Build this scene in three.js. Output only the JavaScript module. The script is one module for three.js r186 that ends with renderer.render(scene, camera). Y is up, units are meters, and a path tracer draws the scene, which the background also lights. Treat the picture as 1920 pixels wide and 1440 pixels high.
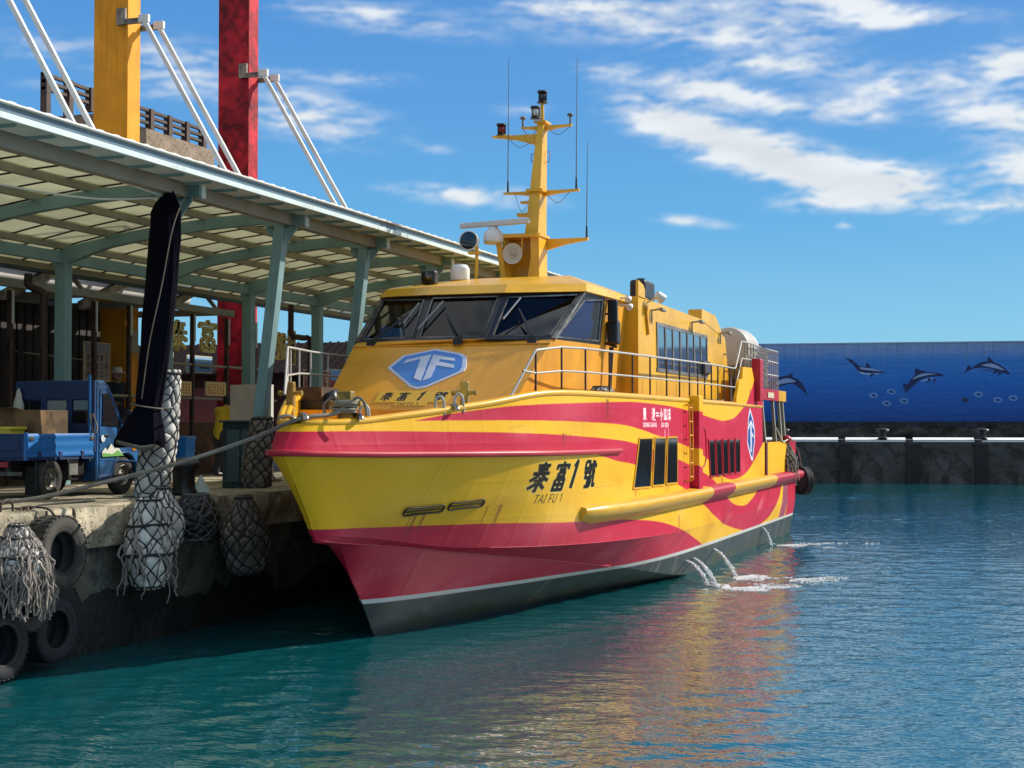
import * as THREE from 'three';
import { mergeGeometries, mergeVertices, toCreasedNormals } from 'three/addons/utils/BufferGeometryUtils.js';
import { RoundedBoxGeometry } from 'three/addons/geometries/RoundedBoxGeometry.js';
import { MarchingCubes } from 'three/addons/objects/MarchingCubes.js';

// ---------------------------------------------------------------- camera, sky, sun, exposure
const scene = new THREE.Scene();
const D2R = Math.PI / 180;
const YAW = Math.atan(993 / 2900), PITCH = Math.atan(80 / 2900);
const camera = new THREE.PerspectiveCamera(2 * Math.atan(720 / 2900) / D2R, 4 / 3, 0.1, 6000);
camera.position.set(0, 3, 0);
camera.rotation.order = 'YXZ';
camera.rotation.set(PITCH, YAW, 0);
const renderer = new THREE.WebGLRenderer({ antialias: true });
renderer.toneMapping = THREE.LinearToneMapping;
renderer.toneMappingExposure = 1.12;
renderer.shadowMap.enabled = true;

const SUN = new THREE.Vector3(1, 0.86, -0.97).normalize();
const sun = new THREE.DirectionalLight(new THREE.Color(1, 0.93, 0.82), 4.9);
sun.name = 'sun'; sun.position.copy(SUN).multiplyScalar(120).add(new THREE.Vector3(-9, 0, -32)); sun.target.position.set(-9, 0, -32);
sun.castShadow = true; sun.shadow.mapSize.set(4096, 4096);
Object.assign(sun.shadow.camera, { left: -70, right: 70, top: 60, bottom: -60, near: 1, far: 320 });
scene.add(sun, sun.target);

// noise ---------------------------------------------------------------------------------------
function rng(seed) { let s = seed >>> 0; return () => { s = (s + 0x6d2b79f5) | 0; let t = Math.imul(s ^ (s >>> 15), 1 | s); t = (t + Math.imul(t ^ (t >>> 7), 61 | t)) ^ t; return ((t ^ (t >>> 14)) >>> 0) / 4294967296; }; }
const TAB = new Float32Array(65536); { const r = rng(77); for (let i = 0; i < 65536; i++) TAB[i] = r() * 2 - 1; }
function vnoise(x, y, per = 0) {             // value noise in -1..1, repeating after per cells when per > 0
  let xi = Math.floor(x), yi = Math.floor(y); const fx = x - xi, fy = y - yi, u = fx * fx * (3 - 2 * fx), v = fy * fy * (3 - 2 * fy);
  let x1 = xi + 1, y1 = yi + 1;
  if (per) { xi = ((xi % per) + per) % per; yi = ((yi % per) + per) % per; x1 = ((x1 % per) + per) % per; y1 = ((y1 % per) + per) % per; }
  const h = (a, b) => TAB[(Math.imul(a, 374761) ^ Math.imul(b, 668265263)) >>> 7 & 65535];
  const a = h(xi, yi), b = h(x1, yi), c = h(xi, y1), d = h(x1, y1);
  return a + (b - a) * u + (c - a) * v + (a - b - c + d) * u * v;
}
function fbm(x, y, oct = 5, per = 0) { let s = 0, a = 0.5; for (let i = 0; i < oct; i++) { s += a * vnoise(x + i * 17.3 * (per ? 0 : 1), y + i * 9.7 * (per ? 0 : 1), per); x *= 2; y *= 2; per *= 2; a *= 0.55; } return s; }
const clamp = THREE.MathUtils.clamp, lerp = THREE.MathUtils.lerp, sstep = (a, b, x) => { const t = clamp((x - a) / (b - a), 0, 1); return t * t * (3 - 2 * t); };

// sky: clear blue air with broken, streaky fair-weather cloud (degrees of azimuth and elevation)
{
  const W = 4096, H = 2048, data = new Float32Array(W * H * 4);
  // banks of cloud: azimuth, elevation, half width, half height, tilt, strength
  const banks = [
    [5.6, 11.35, 1.8, 0.65, -12, 1], [7.6, 10.5, 2.3, 0.8, -20, 1.15], [10.0, 9.6, 2.6, 0.72, -22, 1.2], [12.4, 8.9, 2.4, 0.7, -14, 1.2], [14.2, 8.75, 1.7, 0.5, -4, 1.05], [12.2, 8.15, 2.2, 0.3, 2, 0.8],
    [7.2, 12.35, 2.3, 0.4, -12, 0.9], [9.8, 13.15, 1.7, 0.3, 0, 0.7], [9.5, 11.6, 3.0, 0.35, -6, 0.6], [12.4, 11.4, 1.4, 0.5, -8, 0.62], [13.6, 12.0, 1.5, 0.45, 14, 0.5],
    [5.3, 15.0, 4.4, 0.9, -3, 0.8], [8.5, 14.2, 3.2, 0.5, -4, 0.6], [11, 12.9, 3.0, 0.5, -6, 0.5], [12.3, 15.1, 2.2, 0.5, -10, 0.95], [13.8, 14.35, 1.0, 0.3, 0, 0.7], [10.2, 14.4, 1.2, 0.3, 0, 0.45], [16.7, 14.35, 1.2, 0.25, -3, 0.45],
    [17.8, 12.75, 2.0, 0.6, 6, 1.0], [17.8, 10.8, 2.2, 0.75, -16, 1.1], [18.8, 9.0, 1.9, 0.85, 4, 1.1], [18.4, 7.85, 2.1, 0.22, 1, 0.95], [21.2, 12.0, 2.0, 0.8, 0, 1.0],
    [-1.3, 8.5, 2.3, 0.36, -4, 0.95], [6.6, 7.55, 1.15, 0.17, -6, 0.9], [12.1, 7.25, 0.38, 0.1, -4, 0.8], [16.4, 7.35, 0.7, 0.14, 0, 0.5], [-2.9, 10.25, 0.7, 0.18, -10, 0.5], [-4.7, 8.85, 0.6, 0.12, 0, 0.4],
    [-7.5, 11.3, 2.5, 0.85, -10, 0.85], [-5.2, 14.9, 3.8, 0.5, -7, 0.66], [-6.0, 12.75, 2.4, 0.25, -3, 0.5], [-12.6, 12.9, 2.1, 0.9, -6, 0.8], [-17.4, 13.4, 2.2, 0.55, -10, 0.5], [-16, 12, 2.6, 0.2, 0, 0.4], [0.5, 11.6, 1.0, 0.3, 0, 0.4], [3.6, 12.9, 1.3, 0.28, -8, 0.5], [1.5, 15.3, 1.5, 0.3, 0, 0.45],
  ];
  const r = rng(5);                           // extra cloud added all round the unseen sky to brighten shaded faces
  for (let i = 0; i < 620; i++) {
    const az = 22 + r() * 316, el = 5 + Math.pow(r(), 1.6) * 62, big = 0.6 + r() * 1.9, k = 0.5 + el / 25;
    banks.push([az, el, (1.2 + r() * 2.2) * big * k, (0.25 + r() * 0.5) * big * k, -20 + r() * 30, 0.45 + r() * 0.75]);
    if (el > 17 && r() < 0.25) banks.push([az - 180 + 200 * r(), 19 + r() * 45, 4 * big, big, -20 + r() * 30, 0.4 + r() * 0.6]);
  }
  const field = new Float32Array(W * H);
  const AZ0 = Math.atan2(-Math.cos(YAW), -Math.sin(YAW)) / D2R;
  for (const [a0, e0, rx, ry, tilt, str] of banks) {
    const az = a0 + AZ0, c = Math.cos(tilt * D2R), s = Math.sin(tilt * D2R), reach = 2.3, ce = Math.max(0.2, Math.cos(e0 * D2R));
    const R = reach * Math.max(rx, ry), c0 = Math.floor((az - R / ce + 180) / 360 * W), c1 = Math.ceil((az + R / ce + 180) / 360 * W);
    const r0 = Math.max(H / 2 - 4, Math.floor((e0 - R + 90) / 180 * H)), r1 = Math.min(H - 1, Math.ceil((e0 + R + 90) / 180 * H));
    for (let j = r0; j <= r1; j++) for (let i = c0; i <= c1; i++) {
      const dx = ((i + 0.5) / W * 360 - 180 - az) * ce, dy = (j + 0.5) / H * 180 - 90 - e0, x = (dx * c + dy * s) / rx, y = (-dx * s + dy * c) / ry, q = x * x + y * y;
      if (q < reach * reach) { const k = j * W + (((i % W) + W) % W), g = str * Math.exp(-q * 0.85); field[k] = field[k] + g * (1 - 0.55 * Math.min(1, field[k])); }
    }
  }
  const stops = [[-90, 0.05, 0.12, 0.16], [-2, 0.16, 0.36, 0.5], [0, 0.48, 0.73, 0.87], [1.5, 0.37, 0.67, 0.85], [3.2, 0.25, 0.59, 0.815], [7.7, 0.138, 0.44, 0.79], [12, 0.112, 0.352, 0.74], [16, 0.09, 0.3, 0.69], [30, 0.055, 0.2, 0.56], [60, 0.038, 0.14, 0.44], [90, 0.034, 0.125, 0.4]];  // pale band at the horizon added to lift the fill light
  for (let j = 0; j < H; j++) {
    const el = (j + 0.5) / H * 180 - 90; let n = 0; while (n < stops.length - 2 && el > stops[n + 1][0]) n++;
    const t = sstep(0, 1, (el - stops[n][0]) / (stops[n + 1][0] - stops[n][0])), base = [1, 2, 3].map((c) => lerp(stops[n][c], stops[n + 1][c], lerp(t, (el - stops[n][0]) / (stops[n + 1][0] - stops[n][0]), 0.8)));
    const ce = Math.cos(el * D2R), se = Math.sin(el * D2R);
    for (let i = 0; i < W; i++) {
      const az = (i + 0.5) / W * 360 - 180, o = (j * W + i) * 4, B = field[j * W + i];
      const cs = Math.max(0, Math.cos(az * D2R) * ce * SUN.x + se * SUN.y + Math.sin(az * D2R) * ce * SUN.z), glow = 0.22 * Math.pow(cs, 6) + 0.5 * Math.pow(cs, 60);
      let c = [base[0] + glow * 0.95, base[1] + glow * 0.92, base[2] + glow * 0.85];
      if (B > 0.02) {
        const x = az * ce, w1 = fbm(x * 0.5, el * 0.9, 4), ex = x * 0.42 + el * 0.55 + w1 * 0.35, ey = el * 2.1 - x * 0.12 + w1 * 0.7;      // threads drawn out along the wind
        const body = fbm(ex * 0.9 + 3, ey * 0.8, 6), thread = fbm(ex * 2.6 + 11, ey * 3.4, 5), k = Math.min(1, B * 1.6), d = B * 0.88 + (0.62 * body + 0.46 * thread) * k;
        const a = Math.min(0.97, Math.max(sstep(0.3, 1.0, d), 0.55 * sstep(0.04, 0.85, B * 0.9 + 0.5 * body * k + 0.7 * thread * k)));
        const shade = 1 + 0.1 * body - 0.06 * sstep(0.9, 1.6, B), wht = [0.8 * shade, 0.845 * shade, 0.88 * shade];
        c = c.map((v, k) => lerp(v, wht[k] + glow * 0.8, a));
      }
      data[o] = c[0] * 0.9; data[o + 1] = c[1] * 0.9; data[o + 2] = c[2] * 0.9; data[o + 3] = 1;
    }
  }
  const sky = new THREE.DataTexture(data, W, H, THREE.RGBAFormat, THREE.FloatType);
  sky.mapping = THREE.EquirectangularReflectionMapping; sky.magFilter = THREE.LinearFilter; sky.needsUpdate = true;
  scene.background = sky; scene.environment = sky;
}

// ---------------------------------------------------------------- helpers
const V = (x, y, z) => new THREE.Vector3(x, y, z);
function flat(g) {                            // every geometry as plain triangles with position, normal, uv
  let n = g.index ? g.toNonIndexed() : g;
  if (!n.attributes.normal) n.computeVertexNormals();
  for (const k of Object.keys(n.attributes)) if (!['position', 'normal', 'uv'].includes(k)) n.deleteAttribute(k);
  if (!n.attributes.uv) metricUV(n);
  n.clearGroups?.(); return n;
}
function metricUV(g, k = 1) {                 // uv in metres, by the side a face is turned to
  const p = g.attributes.position, n = g.attributes.normal, uv = new Float32Array(p.count * 2);
  for (let i = 0; i < p.count; i++) {
    const ax = Math.abs(n.getX(i)), ay = Math.abs(n.getY(i)), az = Math.abs(n.getZ(i));
    const [a, b] = ay >= ax && ay >= az ? [p.getX(i), p.getZ(i)] : ax >= az ? [p.getZ(i), p.getY(i)] : [p.getX(i), p.getY(i)];
    uv[i * 2] = a * k; uv[i * 2 + 1] = b * k;
  }
  g.setAttribute('uv', new THREE.BufferAttribute(uv, 2)); return g;
}
const join = (list) => mergeGeometries([].concat(list).map(flat));
const used = new Map();
function numbered(name) { const n = used.get(name) ?? 0; used.set(name, n + 1); return n ? name + '_' + String(n).padStart(3, '0') : name; }
function tag(o, label, category, group, kind) { if (label) o.userData.label = label; if (category) o.userData.category = category; if (group) o.userData.group = group; if (kind) o.userData.kind = kind; return o; }
function thing(name, label, category, base = [0, 0, 0], group) {
  const o = new THREE.Group(); o.name = numbered(name); o.position.set(...base); scene.add(o); return tag(o, label, category, group);
}
// a part: geometry is given in world metres (or, with own = true, in the thing's own axes)
function part(name, geos, mat, parent, { own = false, keepUV = false, label, kind, k = 1 } = {}) {
  const g = join(geos); if (!keepUV) metricUV(g, k);
  const m = new THREE.Mesh(g, mat); m.name = name; m.castShadow = m.receiveShadow = true;
  if (!own && parent.isGroup) m.position.copy(parent.position).negate();
  parent.add(m); if (label) m.userData.label = label; if (kind) m.userData.kind = kind; return m;
}
function single(name, geos, mat, label, category, opt = {}) {   // a thing that is one mesh
  const g = join(geos); if (!opt.keepUV) metricUV(g, opt.k ?? 1);
  g.computeBoundingBox(); const c = g.boundingBox.getCenter(V(0, 0, 0)); c.y = g.boundingBox.min.y; g.translate(-c.x, -c.y, -c.z);
  const m = new THREE.Mesh(g, mat); m.name = numbered(name); m.position.copy(c); m.castShadow = m.receiveShadow = true; scene.add(m); return tag(m, label, category, opt.group, opt.kind);
}
function box(x0, x1, y0, y1, z0, z1, r = 0) {
  const w = Math.abs(x1 - x0), h = Math.abs(y1 - y0), d = Math.abs(z1 - z0), g = r ? new RoundedBoxGeometry(w, h, d, 2, Math.min(r, w / 2.1, h / 2.1, d / 2.1)) : new THREE.BoxGeometry(w, h, d);
  return g.translate((x0 + x1) / 2, (y0 + y1) / 2, (z0 + z1) / 2);
}
const v3 = (p) => (p.isVector3 ? p : V(...p));
function beam(p, q, w, h, r = 0) {             // a bar of section w x h from p to q (h towards the vertical)
  p = v3(p); q = v3(q); const d = q.clone().sub(p), L = d.length(); d.normalize();
  let up = Math.abs(d.y) > 0.97 ? V(0, 0, 1) : V(0, 1, 0); const x = up.clone().cross(d).normalize(); up = d.clone().cross(x);
  const g = r ? new RoundedBoxGeometry(w, h, L, 1, r) : new THREE.BoxGeometry(w, h, L);
  return g.applyMatrix4(new THREE.Matrix4().makeBasis(x, up, d).setPosition(p.clone().add(q).multiplyScalar(0.5)));
}
function rod(p, q, r0, r1 = r0, n = 10) { p = v3(p); q = v3(q); const d = q.clone().sub(p), L = d.length(); return new THREE.CylinderGeometry(r1, r0, L, n).applyMatrix4(new THREE.Matrix4().compose(p.clone().add(q).multiplyScalar(0.5), new THREE.Quaternion().setFromUnitVectors(V(0, 1, 0), d.normalize()), V(1, 1, 1))); }
function tube(pts, r, n = 8, seg, closed = false, tension = 0.5) { return new THREE.TubeGeometry(new THREE.CatmullRomCurve3(pts.map(v3), closed, 'catmullrom', tension), seg ?? pts.length * 6, r, n, closed); }
function poly(...pts) {                         // a flat convex face
  pts = pts.map(v3); const a = [], g = new THREE.BufferGeometry();
  for (let i = 1; i < pts.length - 1; i++) a.push(...pts[0].toArray(), ...pts[i].toArray(), ...pts[i + 1].toArray());
  g.setAttribute('position', new THREE.BufferAttribute(new Float32Array(a), 3)); g.computeVertexNormals(); return metricUV(g);
}
function slab(pts, off) {                       // a convex plate: face pts, moved by off for its thickness
  pts = pts.map(v3); off = v3(off); const back = pts.map((p) => p.clone().add(off)), n = pts.length;
  return join([poly(...pts), poly(...back.slice().reverse()), ...pts.map((p, i) => poly(p, back[i], back[(i + 1) % n], pts[(i + 1) % n]))]);
}
function grid(rows, uvOf) {                     // rows of points joined into a smooth sheet
  const R = rows.length, C = rows[0].length, p = new Float32Array(R * C * 3), uv = new Float32Array(R * C * 2), idx = [];
  rows.forEach((row, i) => row.forEach((q, j) => { const k = i * C + j; p.set(q.isVector3 ? q.toArray() : q, k * 3); uv.set(uvOf ? uvOf(q, i, j) : [j, i], k * 2); }));
  for (let i = 0; i < R - 1; i++) for (let j = 0; j < C - 1; j++) { const a = i * C + j, b = a + C; idx.push(a, b, a + 1, a + 1, b, b + 1); }
  const g = new THREE.BufferGeometry(); g.setAttribute('position', new THREE.BufferAttribute(p, 3)); g.setAttribute('uv', new THREE.BufferAttribute(uv, 2)); g.setIndex(idx); g.computeVertexNormals(); return g;
}
function plate(shapePts, depth, o, ux, uy, bevel = 0) {      // an outline (2-D) raised by depth out of the plane at o spanned by ux, uy
  const s = shapePts.isShape ? shapePts : new THREE.Shape(shapePts.map(([x, y]) => new THREE.Vector2(x, y)));
  const g = new THREE.ExtrudeGeometry(s, { depth, bevelEnabled: bevel > 0, bevelThickness: bevel, bevelSize: bevel, bevelSegments: 1, curveSegments: 20 });
  const x = v3(ux).clone().normalize(), y = v3(uy).clone().normalize(); return g.applyMatrix4(new THREE.Matrix4().makeBasis(x, y, x.clone().cross(y)).setPosition(v3(o)));
}
const lathe = (pts, n = 32) => new THREE.LatheGeometry(pts.map(([x, y]) => new THREE.Vector2(x, y)), n);
const toX = (g) => g.rotateZ(-Math.PI / 2), toZ = (g) => g.rotateX(Math.PI / 2);   // a lathe's axis from y to x / to z
function pch(c, x) {
  const [xs, ys] = c, n = xs.length; x = clamp(x, xs[0], xs[n - 1]); let i = 0; while (i < n - 2 && x > xs[i + 1]) i++;
  if (!c[2]) { const h = [], d = []; for (let k = 0; k < n - 1; k++) { h[k] = xs[k + 1] - xs[k]; d[k] = (ys[k + 1] - ys[k]) / h[k]; } const m = [d[0]]; for (let k = 1; k < n - 1; k++) m[k] = d[k - 1] * d[k] <= 0 ? 0 : (h[k - 1] + h[k]) * 3 / ((2 * h[k] + h[k - 1]) / d[k - 1] + (h[k] + 2 * h[k - 1]) / d[k]); m[n - 1] = d[n - 2]; c[2] = m; c[3] = h; }
  const m = c[2], h = c[3][i], t = (x - xs[i]) / h, t2 = t * t, t3 = t2 * t;
  return (2 * t3 - 3 * t2 + 1) * ys[i] + (t3 - 2 * t2 + t) * h * m[i] + (-2 * t3 + 3 * t2) * ys[i + 1] + (t3 - t2) * h * m[i + 1];
}
// materials ----------------------------------------------------------------------------------
function tex(w, h, f, srgb = true) {            // f(u, v) -> [r, g, b] (0..1) or a grey
  const d = new Uint8Array(w * h * 4);
  for (let j = 0; j < h; j++) for (let i = 0; i < w; i++) { const c = [].concat(f((i + 0.5) / w, (j + 0.5) / h)), o = (j * w + i) * 4; d[o] = clamp(c[0], 0, 1) * 255; d[o + 1] = clamp(c[1] ?? c[0], 0, 1) * 255; d[o + 2] = clamp(c[2] ?? c[0], 0, 1) * 255; d[o + 3] = 255; }
  const t = new THREE.DataTexture(d, w, h); t.wrapS = t.wrapT = THREE.RepeatWrapping; t.magFilter = t.minFilter = THREE.LinearFilter; if (srgb) t.colorSpace = THREE.SRGBColorSpace; t.needsUpdate = true; return t;
}
function canvas(w, h, draw) { const c = document.createElement('canvas'); c.width = w; c.height = h; draw(c.getContext('2d'), w, h); const t = new THREE.CanvasTexture(c); t.colorSpace = THREE.SRGBColorSpace; t.magFilter = THREE.LinearFilter; return t; }
const scaled = (t, k) => { const c = t.clone(); c.repeat.set(k, k); c.needsUpdate = true; return c; };
// paint grime: 4 m across, thin runs and blotches
const grime = scaled(tex(512, 512, (u, v) => { const n = fbm(u * 8, v * 8, 5, 8), run = Math.max(0, fbm(u * 64, v * 4, 3, 64) - 0.1); const g = 0.95 + 0.09 * n - 0.18 * run * sstep(-0.2, 0.4, fbm(u * 4 + 3, v * 4, 3, 0)); return [g, g * 0.995, g * 0.98]; }), 0.25);
const dirt = scaled(tex(512, 512, (u, v) => { const n = fbm(u * 6, v * 6, 6, 6), m = sstep(-0.1, 0.35, fbm(u * 20, v * 20, 4, 20)); const g = 0.82 + 0.3 * n - 0.2 * m; return [g, g * 0.97, g * 0.92]; }), 0.3);
const concreteTex = scaled(tex(1024, 1024, (u, v) => { const n = fbm(u * 5, v * 5, 7, 5), f = fbm(u * 90, v * 90, 3, 90), st = sstep(0.05, 0.35, fbm(u * 9, v * 9, 4, 9)), pit = sstep(0.33, 0.45, fbm(u * 120, v * 120, 2, 120)); const g = 0.74 + 0.22 * n + 0.1 * f - 0.2 * st - 0.25 * pit; return [g, g * 0.955, g * 0.86]; }), 0.22);
const concreteBump = scaled(tex(512, 512, (u, v) => 0.5 + 0.35 * fbm(u * 12, v * 12, 6, 12) - 0.4 * sstep(0.3, 0.45, fbm(u * 50, v * 50, 2, 50)), false), 0.3);
function mat(r, g, b, rough = 0.5, o = {}) { const m = new THREE.MeshPhysicalMaterial({ roughness: rough, ...o }); m.color.setRGB(r, g, b); return m; }
const M = {
  yellow: mat(0.83, 0.45, 0.02, 0.33, { map: grime }), orange: mat(0.82, 0.375, 0.02, 0.4, { map: grime }), red: mat(0.5, 0.018, 0.045, 0.4, { map: grime, specularIntensity: .7 }), white: mat(0.78, 0.78, 0.76, 0.4, { map: grime }),
  rail: mat(0.5, 0.49, 0.47, 0.45, { map: grime }), black: mat(0.012, 0.012, 0.014, 0.4), rubber: mat(0.022, 0.022, 0.024, 0.75, { map: dirt }), frame: mat(0.018, 0.02, 0.026, 0.35), grey: mat(0.22, 0.23, 0.25, 0.5, { map: dirt }),
  chrome: mat(0.55, 0.52, 0.48, 0.3, { metalness: 1, map: dirt }), steel: mat(0.36, 0.36, 0.36, 0.4, { metalness: 0.8, map: dirt }), glass: mat(0.14, 0.18, 0.25, 0.03, { transmission: 1, thickness: 0, ior: 1.45 }), darkGlass: mat(0.012, 0.014, 0.018, 0.06, { ior: 1.7 }), skyGlass: mat(0.3, 0.36, 0.42, 0.06, { metalness: 0.85 }),
  teal: mat(0.22, 0.37, 0.39, 0.45, { map: grime }), paleTeal: mat(0.62, 0.74, 0.76, 0.4, { map: grime }), slate: mat(0.10, 0.17, 0.23, 0.4, { map: grime }), beigeSteel: mat(0.3, 0.295, 0.24, 0.5, { map: grime }), brown: mat(0.09, 0.045, 0.03, 0.6, { map: dirt }), darkBrown: mat(0.035, 0.024, 0.02, 0.7, { map: dirt }),
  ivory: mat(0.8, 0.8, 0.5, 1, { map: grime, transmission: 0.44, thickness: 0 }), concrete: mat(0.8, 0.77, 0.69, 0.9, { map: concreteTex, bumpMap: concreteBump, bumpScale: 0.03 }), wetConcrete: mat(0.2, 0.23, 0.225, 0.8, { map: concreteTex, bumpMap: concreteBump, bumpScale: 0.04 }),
  towerOrange: mat(0.88, 0.36, 0.015, 0.6, { map: grime, specularIntensity: .5 }), towerRed: mat(0.6, 0.018, 0.04, 0.6, { map: dirt, specularIntensity: .5 }), blue: mat(0.02, 0.165, 0.48, 0.35, { map: grime }), darkBlue: mat(0.008, 0.034, 0.13, 0.5, { map: grime }), rope: mat(0.4, 0.38, 0.34, 0.95, { map: dirt }), darkRope: mat(0.03, 0.03, 0.028, 0.95), foam: mat(0.6, 0.58, 0.54, 0.85, { map: grime }),
  tarp: mat(0.004, 0.004, 0.009, 0.95, { specularIntensity: 0.15 }), cardboard: mat(0.27, 0.17, 0.085, 0.85, { map: dirt }), wood: mat(0.16, 0.08, 0.035, 0.7, { map: dirt }), beige: mat(0.45, 0.41, 0.36, 0.7, { map: dirt }), skin: mat(0.42, 0.22, 0.15, 0.6), hair: mat(0.01, 0.009, 0.009, 0.6), shirtYellow: mat(0.6, 0.42, 0.03, 0.85), cloth: mat(0.03, 0.035, 0.05, 0.9), gold: mat(0.8, 0.66, 0.22, 0.5), paper: mat(0.5, 0.44, 0.3, 0.8),
};
// strokes of the characters and letters written about the harbour, in a unit box (y down)
const GLYPH = {
  '泰': [[.15, .12, .85, .12], [.22, .25, .78, .25], [.06, .39, .94, .39], [.5, 0, .46, .3, .3, .5, .05, .64], [.54, .39, .72, .54, .96, .64], [.5, .5, .5, .98, .42, .92], [.3, .6, .38, .68], [.1, .9, .42, .74], [.7, .58, .6, .68], [.58, .72, .9, .92]],
  '富': [[.5, 0, .5, .13], [.1, .28, .1, .14, .9, .14, .88, .28], [.26, .28, .74, .28], [.3, .38, .7, .38, .7, .53, .3, .53, .3, .38], [.2, .63, .8, .63, .8, .98, .2, .98, .2, .63], [.5, .63, .5, .98], [.2, .8, .8, .8]],
  '號': [[.08, .05, .4, .05, .4, .3, .08, .3, .08, .05], [.03, .43, .47, .43], [.22, .43, .17, .63, .42, .63, .38, .95, .2, .95], [.7, 0, .7, .17], [.7, .08, .92, .08], [.55, .3, .55, .18, .97, .18, .95, .28], [.55, .3, .53, .65, .45, 1], [.64, .35, .9, .31], [.74, .22, .74, .44, .95, .44], [.66, .56, .63, .85, .53, .98], [.66, .56, .85, .56, .85, .92, .98, .92, .98, .82]],
  '東': [[.12, .14, .88, .14], [.22, .28, .78, .28, .78, .58, .22, .58, .22, .28], [.22, .43, .78, .43], [.5, 0, .5, 1], [.5, .6, .1, .94], [.5, .6, .92, .94]],
  '港': [[.08, .08, .2, .18], [.04, .34, .17, .43], [.04, .96, .22, .6], [.38, .15, .96, .15], [.54, 0, .54, .3], [.82, 0, .82, .3], [.32, .3, 1, .3], [.5, .3, .3, .56], [.84, .3, 1, .52], [.5, .5, .8, .5, .8, .68, .5, .68], [.5, .5, .5, .95, .96, .95, .96, .82]],
  '=': [[.1, .4, .9, .4], [.1, .62, .9, .62]], '小': [[.5, 0, .5, .98, .38, .9], [.25, .3, .08, .72], [.72, .28, .94, .7]],
  '琉': [[.04, .12, .36, .12], [.06, .46, .34, .46], [.2, .12, .2, .84], [.02, .9, .38, .8], [.68, 0, .68, .12], [.45, .16, .95, .16], [.62, .16, .54, .38, .88, .36], [.54, .5, .52, .8, .42, .96], [.7, .5, .7, .92], [.86, .5, .86, .92, 1, .92]],
  '球': [[.04, .12, .36, .12], [.06, .46, .34, .46], [.2, .12, .2, .84], [.02, .9, .38, .8], [.45, .2, .98, .2], [.7, 0, .7, .96, .62, .9], [.5, .4, .6, .52], [.48, .84, .66, .64], [.94, .36, .78, .5], [.72, .5, .98, .86], [.86, .04, .94, .12]],
  '琴': [[.1, .1, .45, .1], [.28, .1, .28, .4], [.05, .42, .95, .42], [.55, .1, .9, .1], [.72, .1, .72, .4], [.5, .45, .1, .7], [.5, .45, .9, .7], [.3, .78, .7, .78, .5, 1]],
};
function glyph(c, ch, x, y, w, h, slant = 0) { for (const s of GLYPH[ch]) { c.beginPath(); for (let i = 0; i < s.length; i += 2) { const px = x + s[i] * w + slant * (1 - s[i + 1]) * h, py = y + s[i + 1] * h; i ? c.lineTo(px, py) : c.moveTo(px, py); } c.stroke(); } }
// ---------------------------------------------------------------- the ferry (s: metres aft of the camera's station, z = -s)
const XC = -9.1;
const RB = [[17.9, 17.97, 18.3, 19, 20, 21.5, 23, 25, 27, 44.2], [0, .15, .41, .77, 1.26, 1.89, 2.24, 2.42, 2.48, 2.46]], RH = [[17.9, 18.4, 19.4, 20.6, 22.2, 23, 44.2], [3.04, 3.05, 3.15, 3.3, 3.5, 3.52, 3.5]];
const KB = [[17.6, 17.66, 18.0, 18.5, 19.37, 20.5, 22, 24, 27, 44.2], [0, .12, .38, .65, 1.07, 1.6, 2.12, 2.38, 2.5, 2.48]], KH = [[17.5, 19, 24, 44.2], [2.67, 2.63, 2.6, 2.6]];
const UB = [[18.53, 18.62, 19.2, 20.5, 21.6, 23, 25, 28, 44.2], [0, .1, .34, .92, 1.44, 1.98, 2.36, 2.5, 2.47]], UH = [[18.53, 19.2, 21, 25, 30, 44.2], [1.56, 1.5, 1.25, 1.1, .98, .95]];
const CB = [[18.55, 18.64, 19.2, 20.5, 22, 24, 27, 31, 44.2], [0, .07, .22, .64, 1.14, 1.66, 2.08, 2.27, 2.24]], CH = [[18.55, 18.98, 20.16, 21.27, 23.25, 26.2, 31.03, 36, 44.2], [1.49, 1.44, 1.31, 1.16, .92, .56, 0, -.2, -.25]];
const EB = [[18.6, 44.2], [0.0, 0.03]], EH = [[18.6, 19.2, 19.7, 20.06, 20.46, 21.2, 24, 44.2], [1.5, 1.43, .85, .5, 0, -.5, -.9, -.7]];
function hullB(s, h) { const c = [[CB, CH], [UB, UH], [KB, KH], [RB, RH]].filter(([b]) => s >= b[0][0]).map(([b, q]) => [pch(q, s), pch(b, s)]); for (let i = 0; i < c.length - 1; i++) if (h <= c[i + 1][0] || i === c.length - 2) return lerp(c[i][1], c[i + 1][1], clamp((h - c[i][0]) / (c[i + 1][0] - c[i][0]), 0, 1.3)); return c[0]?.[1] ?? 0; }
const S3 = (b, h, s) => V(XC + b, h, -s);
const ferry = thing('ferry', 'yellow and red passenger ferry with tall yellow mast moored along the quay', 'ferry', [XC, 0, -31]);
const LS = 17, LL = 28, LH = 4.7;               // the livery's extent along s and h
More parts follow.
